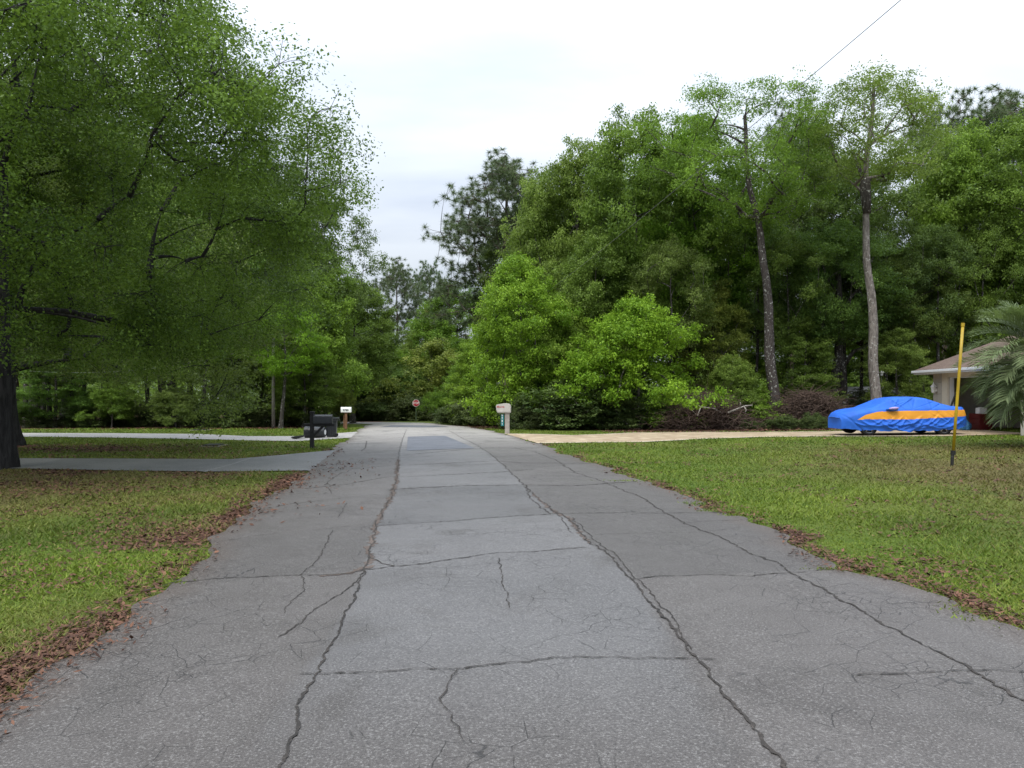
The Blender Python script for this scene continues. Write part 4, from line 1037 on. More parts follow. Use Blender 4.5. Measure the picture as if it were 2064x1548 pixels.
branch(1420, 824, 36.6, [(.035, (1458, 834, .1), (1440, 824, 0), (1412, 820, -.05), (1392, 808, 0), (1380, 797, 0)), (.025, (1412, 820, -.05), (1405, 838, -.1), (1395, 828, -.1), (1385, 818, -.1)), (.022, (1440, 824, 0), (1430, 806, .1), (1425, 795, .1)), (.022, (1448, 830, 0), (1434, 812, .2), (1446, 803, .2), (1460, 812, .2), (1459, 824, .1))], .04,
       'tangled grey dead branch sprawling over the brown brush heap')
#PART3
# ------------------------------------------------------------------ palm at the right edge
def palm(X, Y, label):
    r = np.random.default_rng(91); Zg = gz_(X, Y)
    root = thing('palm_tree', label, 'palm', (X, Y, Zg))
    hub = 2.6
    m_ = MB(); m_.tube([(0, 0, -0.2), (0.02, 0, 0.5), (0, 0, 1.2), (0, 0, hub)], [.26, .24, .24, .20], 12)
    m_.build('trunk', M['bark_dark'], root, smooth=True)
    Vs, Ts, ribs = [], [], []
    n_f = 80
    for i in range(n_f):
        a = i * 2.39996 + r.normal(0, 0.1)
        e = 1.30 - 2.15 * (i / n_f) + r.normal(0, 0.08)           # young fronds rise, old ones hang
        Lf = 2.05 + 0.4 * r.random() - 0.3 * (i < 6)
        t = np.linspace(0, 1, 34)
        curl = 0.95 + 0.4 * r.random()
        ang = e - curl * t ** 1.4 * (0.9 if e > -0.2 else 0.55)
        ds = Lf / 33
        rad = np.concatenate([[0], np.cumsum(np.cos(ang[:-1]) * ds)]) + 0.12; zz_ = hub + np.concatenate([[0], np.cumsum(np.sin(ang[:-1]) * ds)])
        dirv = np.array([math.cos(a), math.sin(a)])
        pts = np.stack([rad * dirv[0], rad * dirv[1], np.maximum(zz_, 0.12)], -1)
        ribs.append((pts, np.linspace(0.016, 0.004, 34)))
        side = np.array([-dirv[1], dirv[0], 0.0])
        tt = np.repeat(np.linspace(0.14, 0.985, 66), 2); sg = np.tile([1.0, -1.0], 66)
        base = np.stack([np.interp(tt, t, pts[:, k]) for k in range(3)], -1)
        fw = np.gradient(pts, axis=0); fw /= np.linalg.norm(fw, axis=1)[:, None]
        fwd = np.stack([np.interp(tt, t, fw[:, k]) for k in range(3)], -1)
        up = np.cross(fwd, side); up *= np.sign(up[:, 2:3] + 1e-6)
        ll = 0.72 * (np.sin(np.pi * (0.12 + 0.80 * tt)) ** 0.7) * (0.85 + 0.3 * r.random(len(tt)))
        d = fwd * 0.75 + side[None] * sg[:, None] * 0.75 + up * 0.38 + r.normal(0, 0.11, (len(tt), 3)); d /= np.linalg.norm(d, axis=1)[:, None]
        mid = base + d * (ll * 0.55)[:, None]; tip = base + d * ll[:, None] - np.array([0, 0, 1]) * (ll * 0.20)[:, None]
        w = np.cross(d, up); w /= np.linalg.norm(w, axis=1)[:, None]; w *= 0.014
        V = np.empty((len(tt), 6, 3))
        V[:, 0] = base - w * 0.5; V[:, 1] = base + w * 0.5; V[:, 2] = mid - w; V[:, 3] = mid + w; V[:, 4] = tip - w * 0.15; V[:, 5] = tip + w * 0.15
        V[..., 2] = np.maximum(V[..., 2], 0.05)
        Vs.append(V.reshape(-1, 3)); Ts.append(np.full(len(tt) * 6, np.clip(0.55 + r.normal(0, 0.15) - 0.35 * (i / n_f) ** 2, 0, 1)) + np.repeat(r.normal(0, 0.1, len(tt)), 6))
    V = np.concatenate(Vs); nl = len(V) // 6; b = np.arange(nl)[:, None] * 6
    Fq = np.concatenate([b + np.array([0, 1, 3, 2]), b + np.array([2, 3, 5, 4])])
    me = mesh_np('fronds', V, Fq, 4, {'tint': np.clip(np.concatenate(Ts), 0, 1)}, [M['palm_leaf']])
    fr = link('fronds', me, root)
    V2, F2 = tubes_np(ribs, 5)
    link('frond_rib', mesh_np('frond_rib', V2, F2, 4, {'tint': np.full(len(V2), 0.8)}, [M['palm_leaf']], True), fr)
palm(X_(2122, 21.5), 21.5, 'grey-green feather palm at the right edge in front of the garage')

# ------------------------------------------------------------------ roadside objects
def Rz(a): return Matrix.Rotation(a, 4, 'Z')
def mailbox_profile(w, h, n=10):
    r_ = w / 2
    return [(-r_, 0)] + [(-r_ * math.cos(a), h - r_ + r_ * math.sin(a)) for a in np.linspace(0, math.pi, n)] + [(r_, 0)]
ROT_X = Rz(R(90))                                  # sends the prism's y axis to -x
# black mailbox, left of the road
Y = 22.9; X = X_(629, Y); b = thing('mailbox', 'black mailbox on a black post with diagonal brace, beside the toppled bin', 'mailbox', (X, Y, gz_(X, Y)), R(4))
MB().box((0, 0, 0.46), (0.115, 0.115, 1.22), bev=0.008).build('post', M['black_wood'], b)
MB().box((0, 0, 1.085), (0.15, 0.15, 0.03), bev=0.006).build('post_cap', M['black_wood'], b)
MB().box((0.21, 0, 0.70), (0.92, 0.10, 0.085), bev=0.006).build('arm', M['black_wood'], b)
MB().box((0.20, 0, 0.535), (0.07, 0.085, 0.46), rot=Matrix.Rotation(R(44), 3, 'Y'), bev=0.005).build('brace', M['black_wood'], b)
m_ = MB(); m_.prism(mailbox_profile(0.215, 0.26), -0.58, -0.06, Matrix.Translation((0, 0, 0.7455)) @ ROT_X @ Matrix.Scale(1, 4)); bx = m_.build('box', M['black_plastic'], b); smooth_by_angle(bx)
m_ = MB(); m_.prism(mailbox_profile(0.225, 0.268), -0.600, -0.583, Matrix.Translation((0, 0, 0.743)) @ ROT_X); smooth_by_angle(m_.build('door', M['black_plastic'], b))
m_ = MB(); m_.prism(mailbox_profile(0.224, 0.267), -0.085, -0.05, Matrix.Translation((0, 0, 0.743)) @ ROT_X); smooth_by_angle(m_.build('rear_cap', M['black_plastic'], b))

# upright bin
Y = 29.6; X = X_(668.5, Y); b = thing('trash_bin', 'upright black trash bin with overhanging lid behind the black mailbox', 'trash bin', (X, Y, gz_(X, Y) + 0.02), R(8))
m_ = MB(); m_.box((0, 0, 0.34), (0.36, 0.40, 0.64), bev=0.03, taper=1.13)
for k in range(4): m_.box((-0.12 + 0.08 * k, -0.213, 0.33), (0.018, 0.016, 0.5))
m_.build('body', M['black_plastic'], b)
MB().box((0, 0, 0.655), (0.44, 0.49, 0.045), bev=0.015).build('rim', M['black_plastic'], b)
m_ = MB(); m_.box((0.03, 0, 0.715), (0.50, 0.50, 0.05), rot=Matrix.Rotation(R(-3), 3, 'Y'), bev=0.02); m_.box((0.0, 0, 0.752), (0.22, 0.28, 0.03), bev=0.012); m_.build('lid', M['black_plastic'], b)
MB().tube([(0.255, -0.18, 0.64), (0.29, -0.18, 0.655), (0.29, 0.18, 0.655), (0.255, 0.18, 0.64)], 0.015, 8).build('handle', M['black_plastic'], b)
for sy in (-0.19, 0.19): MB().tube([(0.16, sy - 0.02, 0.075), (0.16, sy + 0.02, 0.075)], 0.075, 16).build('wheel', M['tyre'], b)
# toppled can, lying on its side
Y = 29.0; X = X_(636, Y); b = thing('trash_can', 'round black trash can lying on its side behind the black mailbox post', 'trash can', (X, Y, gz_(X, Y) + 0.235), R(-5))
def lathe_x(m, prof, n=28):
    """prof: (x, r) pairs, revolved about the x axis"""
    rings = [[m.bm.verts.new((x, r_ * math.cos(a), r_ * math.sin(a))) for a in [2 * math.pi * k / n for k in range(n)]] for x, r_ in prof]
    for p, q in zip(rings, rings[1:]):
        for k in range(n): m.bm.faces.new((p[k], p[(k + 1) % n], q[(k + 1) % n], q[k]))
    return m
m_ = MB(); lathe_x(m_, [(0.37, 0.001), (0.37, 0.185), (0.355, 0.195), (0.22, 0.200), (0.21, 0.206), (0.19, 0.201), (-0.20, 0.222), (-0.34, 0.225), (-0.34, 0.205), (0.34, 0.175), (0.34, 0.001)])
smooth_by_angle(m_.build('body', M['black_plastic'], b))
m_ = MB(); lathe_x(m_, [(-0.22, 0.224), (-0.225, 0.240), (-0.375, 0.240), (-0.385, 0.228), (-0.385, 0.207), (-0.341, 0.207)]); smooth_by_angle(m_.build('rim', M['black_plastic'], b))
m_ = MB(); m_.tube([(-0.2, -0.215, 0.10), (-0.2, -0.25, 0.08), (-0.08, -0.25, 0.08), (-0.08, -0.205, 0.10)], 0.010, 6); m_.build('handle', M['black_plastic'], b)
m_ = MB(); lathe_x(m_, [(0.372, 0.001), (0.372, 0.10), (0.378, 0.10), (0.378, 0.001)]); m_.build('base_disc', M['white_paint'], b)
Y = 28.2; X = X_(601, Y); o = MB()
lathe_x(o, [(-0.03, 0.001), (-0.03, 0.10), (-0.015, 0.20), (0.015, 0.245), (0.05, 0.252), (0.05, 0.232), (0.02, 0.225), (0.0, 0.18), (-0.012, 0.001)])
for v in o.bm.verts: v.co = Matrix.Rotation(R(-97), 4, 'Y') @ v.co
lid = o.build('bin_lid', M['black_plastic'], None, (X, Y, gz_(X, Y) + 0.075), R(10)); smooth_by_angle(lid)
tag(lid, 'loose round black lid lying on the grass left of the toppled can', 'bin lid')

# far white mailbox
Y = 38.2; X = X_(697.5, Y); b = thing('mailbox', 'white mailbox with black house number on a brown wooden post', 'mailbox', (X, Y, gz_(X, Y)), R(3))
MB().box((0, 0, 0.36), (0.115, 0.11, 0.96), bev=0.006).build('post', M['brown_wood'], b)
MB().box((-0.11, 0.13, 0.42), (0.09, 0.06, 0.66), bev=0.006).build('rear_post', M['brown_wood'], b)
MB().box((0, 0, 0.862), (0.44, 0.17, 0.03)).build('shelf', M['brown_wood'], b)
m_ = MB(); m_.prism(mailbox_profile(0.20, 0.26), -0.245, 0.245, Matrix.Translation((0, 0, 0.878)) @ ROT_X); smooth_by_angle(m_.build('box', M['white_paint'], b))
m_ = MB(); m_.prism(mailbox_profile(0.21, 0.268), -0.262, -0.247, Matrix.Translation((0, 0, 0.876)) @ ROT_X); smooth_by_angle(m_.build('door', M['white_paint'], b))
text_mesh('house_number', '9790', 0.135, M['letter_black'], b, Matrix.Translation((0.0, -0.1045, 0.975)) @ Matrix.Rotation(R(90), 4, 'X'), 0.002, 0.003)
# beige mailbox on the right
Y = 33.0; X = X_(1022.5, Y); b = thing('mailbox', 'beige plastic mailbox with a teal number plate at the mouth of the paved drive', 'mailbox', (X, Y, gz_(X, Y)), R(-3))
m_ = MB(); m_.box((0, 0, 0.40), (0.20, 0.19, 1.0), bev=0.012, taper=0.97); m_.build('post', M['beige_post'], b)
prof = [(-0.46, 0.10), (-0.40, 0.0), (0.155, 0.0), (0.16, 0.30), (0.13, 0.375), (0.02, 0.41), (-0.16, 0.41), (-0.34, 0.385), (-0.485, 0.345)]
m_ = MB(); m_.prism(prof, -0.15, 0.15, Matrix.Translation((0, 0, 0.90)))
bmesh.ops.bevel(m_.bm, geom=m_.bm.edges[:], offset=0.025, segments=2, affect='EDGES')
smooth_by_angle(m_.build('box', M['beige_plastic'], b), 40)
MB().box((-0.12, -0.157, 0.965), (0.56, 0.012, 0.02)).build('ridge', M['beige_plastic'], b)
text_mesh('red_lettering', 'Morris', 0.12, M['letter_red'], b, Matrix.Translation((-0.28, -0.1535, 1.165)) @ Matrix.Rotation(R(90), 4, 'X'), 0.002, 0.002).name = 'red_lettering'
pl = MB().box((-0.205, -0.05, 0.595), (0.135, 0.012, 0.50), bev=0.003).build('number_plate', M['teal_sign'], b)
MB().box((-0.12, -0.04, 0.83), (0.06, 0.02, 0.03)).build('bracket', M['dark_metal'], b)
for i, ch in enumerate('9791'):
    text_mesh('number', ch, 0.12, M['letter_white'], pl, Matrix.Translation((-0.215, -0.0585, 0.785 - i * 0.118)) @ Matrix.Rotation(R(90), 4, 'X'), 0.001, 0.003)
# stop sign
Y = 68.0; X = X_(838.5, Y); b = thing('stop_sign', 'red octagonal stop sign on a thin green post at the end of the road', 'stop sign', (X, Y, gz_(X, Y)))
zt = Z_(812.5, Y) - gz_(X, Y); RS = 0.325
m_ = MB(); m_.box((0, 0.03, zt / 2 + 0.1), (0.055, 0.035, zt + 0.5)); m_.build('post', M['green_post'], b)
octo = lambda r_: [(r_ * math.cos(R(22.5 + 45 * k)), r_ * math.sin(R(22.5 + 45 * k))) for k in range(8)]
T = Matrix.Translation((0, 0, zt))
m_ = MB(); m_.prism(octo(RS), -0.004, 0.004, T); m_.build('border', M['letter_white'], b)
fp = MB(); fp.prism(octo(RS * 0.91), -0.0075, -0.0045, T); pl = fp.build('face', M['stop_red'], b)
text_mesh('stop_lettering', 'STOP', 0.27, M['letter_white'], pl, Matrix.Translation((0, -0.0095, zt)) @ Matrix.Rotation(R(90), 4, 'X') @ Matrix.Scale(0.82, 4, (1, 0, 0)), 0.001, 0.004)
# grey utility pole and its cables
Y = 41.0; X = X_(551, Y); b = thing('utility_pole', 'weathered grey utility pole at the edge of the left woods', 'utility pole', (X, Y, gz_(X, Y)))
MB().tube([(0, 0, -0.3), (0, 0, 2.5), (0, 0, 4.8)], [0.095, 0.085, 0.065], 12).build('pole', M['pole_grey'], b, smooth=True)
MB().box((0, -0.07, 4.55), (0.05, 0.06, 0.16), bev=0.01).build('cable_clamp', M['dark_metal'], b)
ptop = Vector((X, Y, gz_(X, Y) + 4.6))
def cable(a, c, sag, label, rad=0.008, n=24):
    a, c = Vector(a), Vector(c)
    pts = [a.lerp(c, t) - Vector((0, 0, 4 * sag * t * (1 - t))) - a for t in np.linspace(0, 1, n)]
    tag(MB().tube(pts, rad, 6).build('overhead_cable', M['cable'], None, a, smooth=True), label, 'cable')
cable(ptop, (X_(60, 36), 36, Z_(748, 36)), 0.6, 'thin cable running left from the grey utility pole')
cable(ptop, (X_(742, 62), 62, Z_(668, 62)), 0.35, 'thin cable running right from the grey utility pole to the end of the road')
cable((X_(1473, 19) + 3.2, 19 - 18, Z_(309, 19) + 1.6), (X_(1100, 42), 42, Z_(591, 42)), 0.25, 'overhead cable crossing in front of the right woods', 0.008)
# yellow marker pole
Y = 16.4; X = X_(1919, Y); b = thing('marker_pole', 'thin yellow marker pole in a dark ground socket, leaning on the right lawn', 'pole', (X, Y, gz_(X, Y)))
tl = (X_(1941, Y) - X, 0.0, Z_(651, Y) - gz_(X, Y)); at = lambda t: (tl[0] * t, 0, tl[2] * t)
MB().tube([at(0.11), at(0.4), at(0.7), at(0.992)], [0.031, 0.030, 0.030, 0.030], 12).build('rod', M['yellow_paint'], b, smooth=True)
MB().tube([at(0.975), at(1.0)], [0.037, 0.037], 12).build('cap', M['yellow_paint'], b)
MB().tube([(0, 0, -0.2), (0, 0, 0.05), (0.005, 0, 0.2), at(0.085)], [0.035, 0.033, 0.033, 0.03], 10).build('stake', M['dark_metal'], b, smooth=True)
MB().tube([at(0.083), at(0.112)], [0.052, 0.052], 12).build('socket_collar', M['dark_metal'], b)
# garden lantern, stump, slabs on the left lawn
Y = 42.0; X = X_(462, Y); b = thing('garden_lantern', 'small garden lantern with pale cap on a thin green post before the left woods', 'lantern', (X, Y, gz_(X, Y)))
MB().tube([(0, 0, -0.2), (0, 0, 0.92)], 0.018, 8).build('post', M['green_post'], b)
MB().box((0, 0, 1.0), (0.14, 0.14, 0.16), bev=0.01).build('lamp_box', M['green_post'], b)
MB().tube([(0, 0, 1.08), (0, 0, 1.13), (0, 0, 1.22)], [0.15, 0.10, 0.01], 8).build('cap', M['white_paint'], b)
Y = 41.3; X = X_(407, Y); b = thing('tree_stump', 'tall dark dead stump at the edge of the left woods', 'stump', (X, Y, gz_(X, Y)))
MB().tube([(0, 0, -0.2), (0, 0, 0.2), (0.02, 0, 0.8), (0.0, 0, 1.25)], [0.17, 0.135, 0.12, 0.115], 10).build('trunk', M['bark_dark'], b, smooth=True)
m_ = MB(); m_.tube([(0, 0, 1.2505), (0, 0, 1.27)], [0.10, 0.09], 10); m_.build('broken_top', M['twig_brown'], b)
def slab(px, py, w, label):
    p = gp(px, py)
    b = thing('sunken_cover', label, 'ground cover', (p[0], p[1], gz_(*p)))
    MB().box((0, 0, 0.03), (w, 0.55, 0.06), bev=0.015).build('lid', M['dark_metal'], b)
    MB().box((0, 0, 0.012), (w * 1.35, 0.8, 0.03), bev=0.01).build('surround', M['clay_pale'], b)
slab(405, 867.5, 0.62, 'dark flat cover in the grass beyond the pale drive')
slab(430, 899, 0.48, 'dark flat cover in the grass between the two left drives')
# bird feeder behind the car
Y = 41.5; X = X_(1777, Y); zg = gz_(X, Y); b = thing('bird_feeder', 'white bird feeder on a thin hanger right of the pale trunk behind the car', 'bird feeder', (X, Y, zg))
MB().tube([(0, 0, -0.2), (0.0, 0, 1.7), (0, 0, Z_(745, Y) - zg)], 0.014, 6).build('hanger', M['pole_grey'], b)
MB().tube([(0, -0.03, Z_(751, Y) - zg), (0, -0.03, Z_(746, Y) - zg)], [0.13, 0.02], 8).build('roof', M['white_paint'], b)
MB().tube([(0, -0.03, Z_(757, Y) - zg), (0, -0.03, Z_(751.2, Y) - zg)], [0.06, 0.07], 8).build('seed_tube', M['white_paint'], b)
MB().tube([(0.04, -0.03, Z_(785, Y) - zg), (0.04, -0.03, Z_(779, Y) - zg)], [0.05, 0.06], 8).build('dish', M['white_paint'], b)

# ------------------------------------------------------------------ covered car
def covered_car():
    cxp, Yc = 1803, 29.65
    Xc = X_(cxp, Yc) + 0.05
    zc_ = gz_(Xc, Yc) + 0.025
    root = thing('covered_car', 'saloon car under a fitted blue cover with an orange side stripe on the paved drive', 'car', (Xc, Yc, zc_), R(1.5))
    Lc = 4.95
    prof = np.array([(0.0, .62), (.02, .70), (.10, .82), (.40, .93), (.95, 1.01), (1.20, 1.05), (1.45, 1.17), (1.75, 1.34), (2.05, 1.425), (2.4, 1.45), (2.9, 1.445), (3.3, 1.41), (3.6, 1.33), (3.95, 1.20), (4.25, 1.10), (4.5, 1.07), (4.72, 1.09), (4.84, 1.00), (4.92, .78), (4.95, .62)])
    hem = np.array([(0, .23), (.3, .22), (.9, .20), (1.6, .17), (2.6, .16), (3.6, .19), (4.3, .24), (4.7, .29), (4.95, .34)])
    wid = np.array([(0, .55), (.05, .66), (.2, .80), (.5, .89), (1.2, .93), (2.5, .94), (3.8, .935), (4.4, .90), (4.75, .82), (4.9, .72), (4.95, .62)])
    belt = np.array([(0, .55), (.15, .66), (.5, .80), (1.0, .90), (1.4, .93), (2.5, .955), (3.8, .985), (4.6, 1.0), (4.85, .88), (4.95, .55)])
    roofw = np.array([(0, .50), (.4, .70), (1.0, .78), (1.3, .76), (1.7, .64), (2.2, .60), (3.2, .60), (3.6, .62), (4.1, .72), (4.7, .70), (4.95, .50)])
    nu, nv = 520, 220
    us = np.linspace(0, 1, nu); us = Lc * (us - 0.10 * np.sin(2 * np.pi * us) / (2 * np.pi) * 2)
    sm = lambda tab, u: np.interp(u, tab[:, 0], tab[:, 1])
    def smooth(a, n): return np.convolve(np.pad(a, n, 'edge'), np.ones(2 * n + 1) / (2 * n + 1), 'valid')
    T_, Hm, Wh, Bl, Rw_ = smooth(sm(prof, us), 7), sm(hem, us), smooth(sm(wid, us), 7), smooth(sm(belt, us), 9), smooth(sm(roofw, us), 9)
    Bl = np.minimum(Bl, T_ - 0.05)
    V = np.zeros((nu, nv, 3))
    for i in range(nu):
        hw, hz, b, t, rw = Wh[i], Hm[i], Bl[i], T_[i], Rw_[i]
        rw = min(rw, hw * 0.92)
        ctrl = np.array([(hw * 0.99, hz), (hw * 1.005, hz + (b - hz) * 0.3), (hw * 1.01, hz + (b - hz) * 0.68), (hw * 0.975, b), (rw + (hw * 0.93 - rw) * 0.42, b + (t - b) * 0.50), (rw, t - (t - b) * 0.13), (rw * 0.72, t - 0.018), (rw * 0.3, t), (0, t + 0.004)])
        s = np.concatenate([[0], np.cumsum(np.linalg.norm(np.diff(ctrl, axis=0), axis=1))]); s /= s[-1]
        q = np.linspace(0, 1, nv // 2)
        yy, zz_ = np.interp(q, s, ctrl[:, 0]), np.interp(q, s, ctrl[:, 1])
        yy[1:-1], zz_[1:-1] = smooth(yy, 4)[1:-1], smooth(zz_, 4)[1:-1]
        V[i, :nv // 2] = np.stack([np.full(nv // 2, us[i]), -yy, zz_], -1)
        V[i, nv // 2:] = np.stack([np.full(nv // 2, us[i]), yy[::-1], zz_[::-1]], -1)
    # the ends round off in plan
    for i in range(nu):
        e0, e1 = us[i], Lc - us[i]
        V[i, :, 0] += 0.22 * math.exp(-e0 / 0.35) * (V[i, :, 1] / 0.9) ** 2 - 0.20 * math.exp(-e1 / 0.35) * (V[i, :, 1] / 0.9) ** 2
    X_0, Y_0, Z_0 = V[..., 0].copy(), V[..., 1].copy(), V[..., 2].copy()
    # folds: drapes hung between the wheels, slanting creases along the sides, slack over the glass
    low = np.clip((0.95 - Z_0) / 0.7, 0, 1)
    side = np.sign(Y_0)
    r = np.random.default_rng(5)
    dsp = np.zeros_like(X_0)
    for k in range(16):
        c = r.random() * Lc; sl = r.normal(0, 0.9); wdt = 0.035 + 0.06 * r.random(); a = 0.012 + 0.020 * r.random()
        dsp += a * np.exp(-((X_0 - c - sl * (Z_0 - 0.5)) / wdt) ** 2) * low * r.choice([1, -0.8])
    for k in range(15):
        a = r.random() * 3.4 + 0.3; b = a + 0.6 + 1.0 * r.random(); m_ = (a + b) / 2 + r.normal(0, 0.15)
        za, sag = 0.62 + r.normal(0, 0.06), 0.18 + 0.2 * r.random()
        t = (X_0 - m_) / ((b - a) / 2)
        zc2 = za - sag * np.clip(1 - t ** 2, 0, 1) + 0.05 * t
        dsp += (0.018 + 0.018 * r.random()) * np.exp(-((Z_0 - zc2) / (0.03 + 0.025 * r.random())) ** 2) * np.exp(-np.clip(np.abs(t) - 0.75, 0, None) ** 2 * 30) * np.clip((0.9 - Z_0) / 0.2, 0, 1)
    hi = np.clip((Z_0 - 0.93) / 0.2, 0, 1) * np.clip((np.abs(Y_0) - 0.45) / 0.15, 0, 1)
    for k in range(10):
        c = 1.5 + r.random() * 2.5; sl = r.normal(0, 1.3)
        dsp += (0.010 + 0.010 * r.random()) * np.exp(-((X_0 - c - sl * (Z_0 - 1.15)) / 0.045) ** 2) * hi * r.choice([1, -1])
    dsp += 0.005 * np.sin(X_0 * 5 + 2 * np.sin(Z_0 * 4 + X_0 * 1.7))
    du = np.gradient(V, axis=0); dv = np.gradient(V, axis=1)
    nrm = np.cross(du, dv); nrm /= np.linalg.norm(nrm, axis=2)[..., None] + 1e-9
    cen = np.array([Lc / 2, 0, 0.6])
    if ((V - cen) * nrm).sum() < 0: nrm = -nrm
    V = V + nrm * (1.4 * dsp)[..., None]
    V[:, [0, -1], 2] += 0.020 * np.sin(us * 7)[:, None] + 0.012 * np.sin(us * 17)[:, None]
    V[..., 0] -= Lc / 2
    idx = np.arange(nu * nv).reshape(nu, nv)
    q = np.stack([idx[:-1, :-1], idx[1:, :-1], idx[1:, 1:], idx[:-1, 1:]], -1)
    xm = (X_0[:-1, :-1] + X_0[1:, 1:]) / 2; zm = (Z_0[:-1, :-1] + Z_0[1:, 1:]) / 2; ym = (Y_0[:-1, :-1] + Y_0[1:, 1:]) / 2
    lo = np.interp(xm, [0.55, 0.9, 2.5, 4.2, 4.95], [.585, .61, .605, .69, .74]); up = np.interp(xm, [0.55, 0.85, 1.3, 2.6, 4.2, 4.95], [.59, .77, .89, .925, .945, .97])
    stripe = (xm > 0.55) & (zm > lo) & (zm < up) & (np.abs(ym) > 0.3)
    allv = V.reshape(-1, 3)
    def sub(faces, name, mats):
        used, inv = np.unique(faces.ravel(), return_inverse=True)
        return link(name, mesh_np(name, allv[used], inv.reshape(-1, 4), 4, None, mats, True), root)
    cv = sub(q[~stripe], 'cover', [M['cover_blue']]); sub(q[stripe], 'stripe_panel', [M['cover_orange']])
    for i in (0, nu - 1): MB().face([tuple(p) for p in V[i]]).build('cover_end', M['cover_blue'], root)
    for sy in (-1, 1):
        m2 = MB(); bmesh.ops.create_uvsphere(m2.bm, u_segments=20, v_segments=12, radius=1.0)
        for v in m2.bm.verts: v.co = Vector((v.co.x * 0.23 * (1.0 - 0.18 * v.co.x), v.co.y * 0.115, v.co.z * 0.082 * (1 + 0.35 * v.co.x) + 0.02 * v.co.x + 0.006 * math.sin(v.co.x * 14)))
        o = m2.build('mirror_pocket', M['cover_blue'], root, (-Lc / 2 + 1.86, sy * 0.965, 1.005), smooth=True)
        m2 = MB(); m2.tube([(-0.20, -0.085 * 1, 0.0), (-0.08, -0.105, 0.015), (0.06, -0.112, 0.02), (0.17, -0.085, 0.03)] if sy < 0 else [(-0.20, 0.085, 0.0), (-0.08, 0.105, 0.015), (0.06, 0.112, 0.02), (0.17, 0.085, 0.03)], [0.02, 0.045, 0.05, 0.02], 10)
        m2.build('pink_panel', M['cover_pink'], o, smooth=True)
    m2 = MB(); m2.box((0, 0, 0.30), (Lc - 1.3, 1.5, 0.24), bev=0.05); m2.build('underbody', M['dark_metal'], root)
    for wx in (-Lc / 2 + 1.02, -Lc / 2 + 3.86):
        for sy in (-1, 1):
            w = tag(link('wheel', None, root, (wx, sy * 0.755, 0.325)))
            m2 = MB(); rings = []
            n = 32; pr = [(-0.11, 0.23), (-0.11, 0.30), (-0.085, 0.322), (0.085, 0.322), (0.11, 0.30), (0.11, 0.23)]
            rs = [[m2.bm.verts.new((r_ * math.cos(a), y_, r_ * math.sin(a))) for a in [2 * math.pi * k / n for k in range(n)]] for y_, r_ in pr]
            for a_, b_ in zip(rs, rs[1:] + rs[:1]):
                for k in range(n): m2.bm.faces.new((a_[k], a_[(k + 1) % n], b_[(k + 1) % n], b_[k]))
            m2.build('tyre', M['tyre'], w, smooth=True)
            m2 = MB()
            for k in range(5):
                a = 2 * math.pi * k / 5 + 0.3
                m2.tube([(0.03 * math.cos(a), sy * 0.095, 0.03 * math.sin(a)), (0.13 * math.cos(a), sy * 0.092, 0.13 * math.sin(a)), (0.228 * math.cos(a), sy * 0.075, 0.228 * math.sin(a))], [0.030, 0.022, 0.028], 6)
            m2.tube([(0, sy * 0.06, 0), (0, sy * 0.105, 0)], 0.045, 12)
            ring = [(0.225 * math.cos(a), sy * 0.085, 0.225 * math.sin(a)) for a in np.linspace(0, 2 * math.pi, 33)]
            m2.tube(ring, 0.012, 6, cap=False)
            m2.build('rim', M['alloy'], w, smooth=True)
            MB().tube([(0, sy * 0.03, 0), (0, sy * 0.05, 0)], 0.228, 24).build('brake_disc', M['dark_metal'], w)
covered_car()

# ------------------------------------------------------------------ garage and what stands in it
A = Vector((19.47, 35.5)); hz = gz_(19.4, 33)
ANG = math.atan2(-7.0, -0.87)
ho = thing('garage_house', 'beige garage house with brown shingle roof, white fascia and open garage door', 'house', (A.x, A.y, hz), ANG)
WT = 0.2
def wall(x0, x1, z0, z1, y=0.0): return ((x0 + x1) / 2, y + WT / 2, (z0 + z1) / 2), (x1 - x0, WT, z1 - z0)
OX0, OX1, OZ = 1.62, 7.6, 2.28
m_ = MB()
for a in ((0, OX0, -0.3, 2.52), (OX0, OX1, OZ, 2.52), (OX1, 8.6, -0.3, 2.52)):
    c, d = wall(*a); m_.box(c, d)
m_.box((0.1, 4.1, 1.11), (0.2, 7.8, 2.82)); m_.box((8.5, 4.1, 1.11), (0.2, 7.8, 2.82)); m_.box((4.3, 8.1, 1.11), (8.6, 0.2, 2.82))
m_.build('wall', M['stucco'], ho)
m_ = MB()
for k in range(5): m_.box((0.46, -0.014, 0.24 + k * 0.52), (0.90, 0.034, 0.485), bev=0.008)
m_.build('corner_blocks', M['stucco'], ho)
m_ = MB(); m_.box((1.27, -0.022, 1.24), (0.56, 0.05, 2.5)); m_.box((7.85, -0.022, 1.24), (0.46, 0.05, 2.5)); m_.box((4.585, -0.018, 2.40), (6.06, 0.04, 0.20)); m_.build('door_trim', M['cream_trim'], ho)
m_ = MB(); m_.box((1.63, 0.11, 1.13), (0.03, 0.16, 2.26)); m_.box((7.59, 0.11, 1.13), (0.03, 0.16, 2.26)); m_.box((4.61, 0.11, 2.265), (5.93, 0.16, 0.03)); m_.build('door_jamb', M['white_trim'], ho)
m_ = MB(); m_.box((4.3, 4.1, -0.05), (8.2, 7.7, 0.10)); m_.build('garage_floor', M['garage_inner'], ho)
m_ = MB(); m_.box((4.3, 5.6, 1.25), (8.1, 0.1, 2.44)); m_.build('inner_wall', M['garage_inner'], ho)
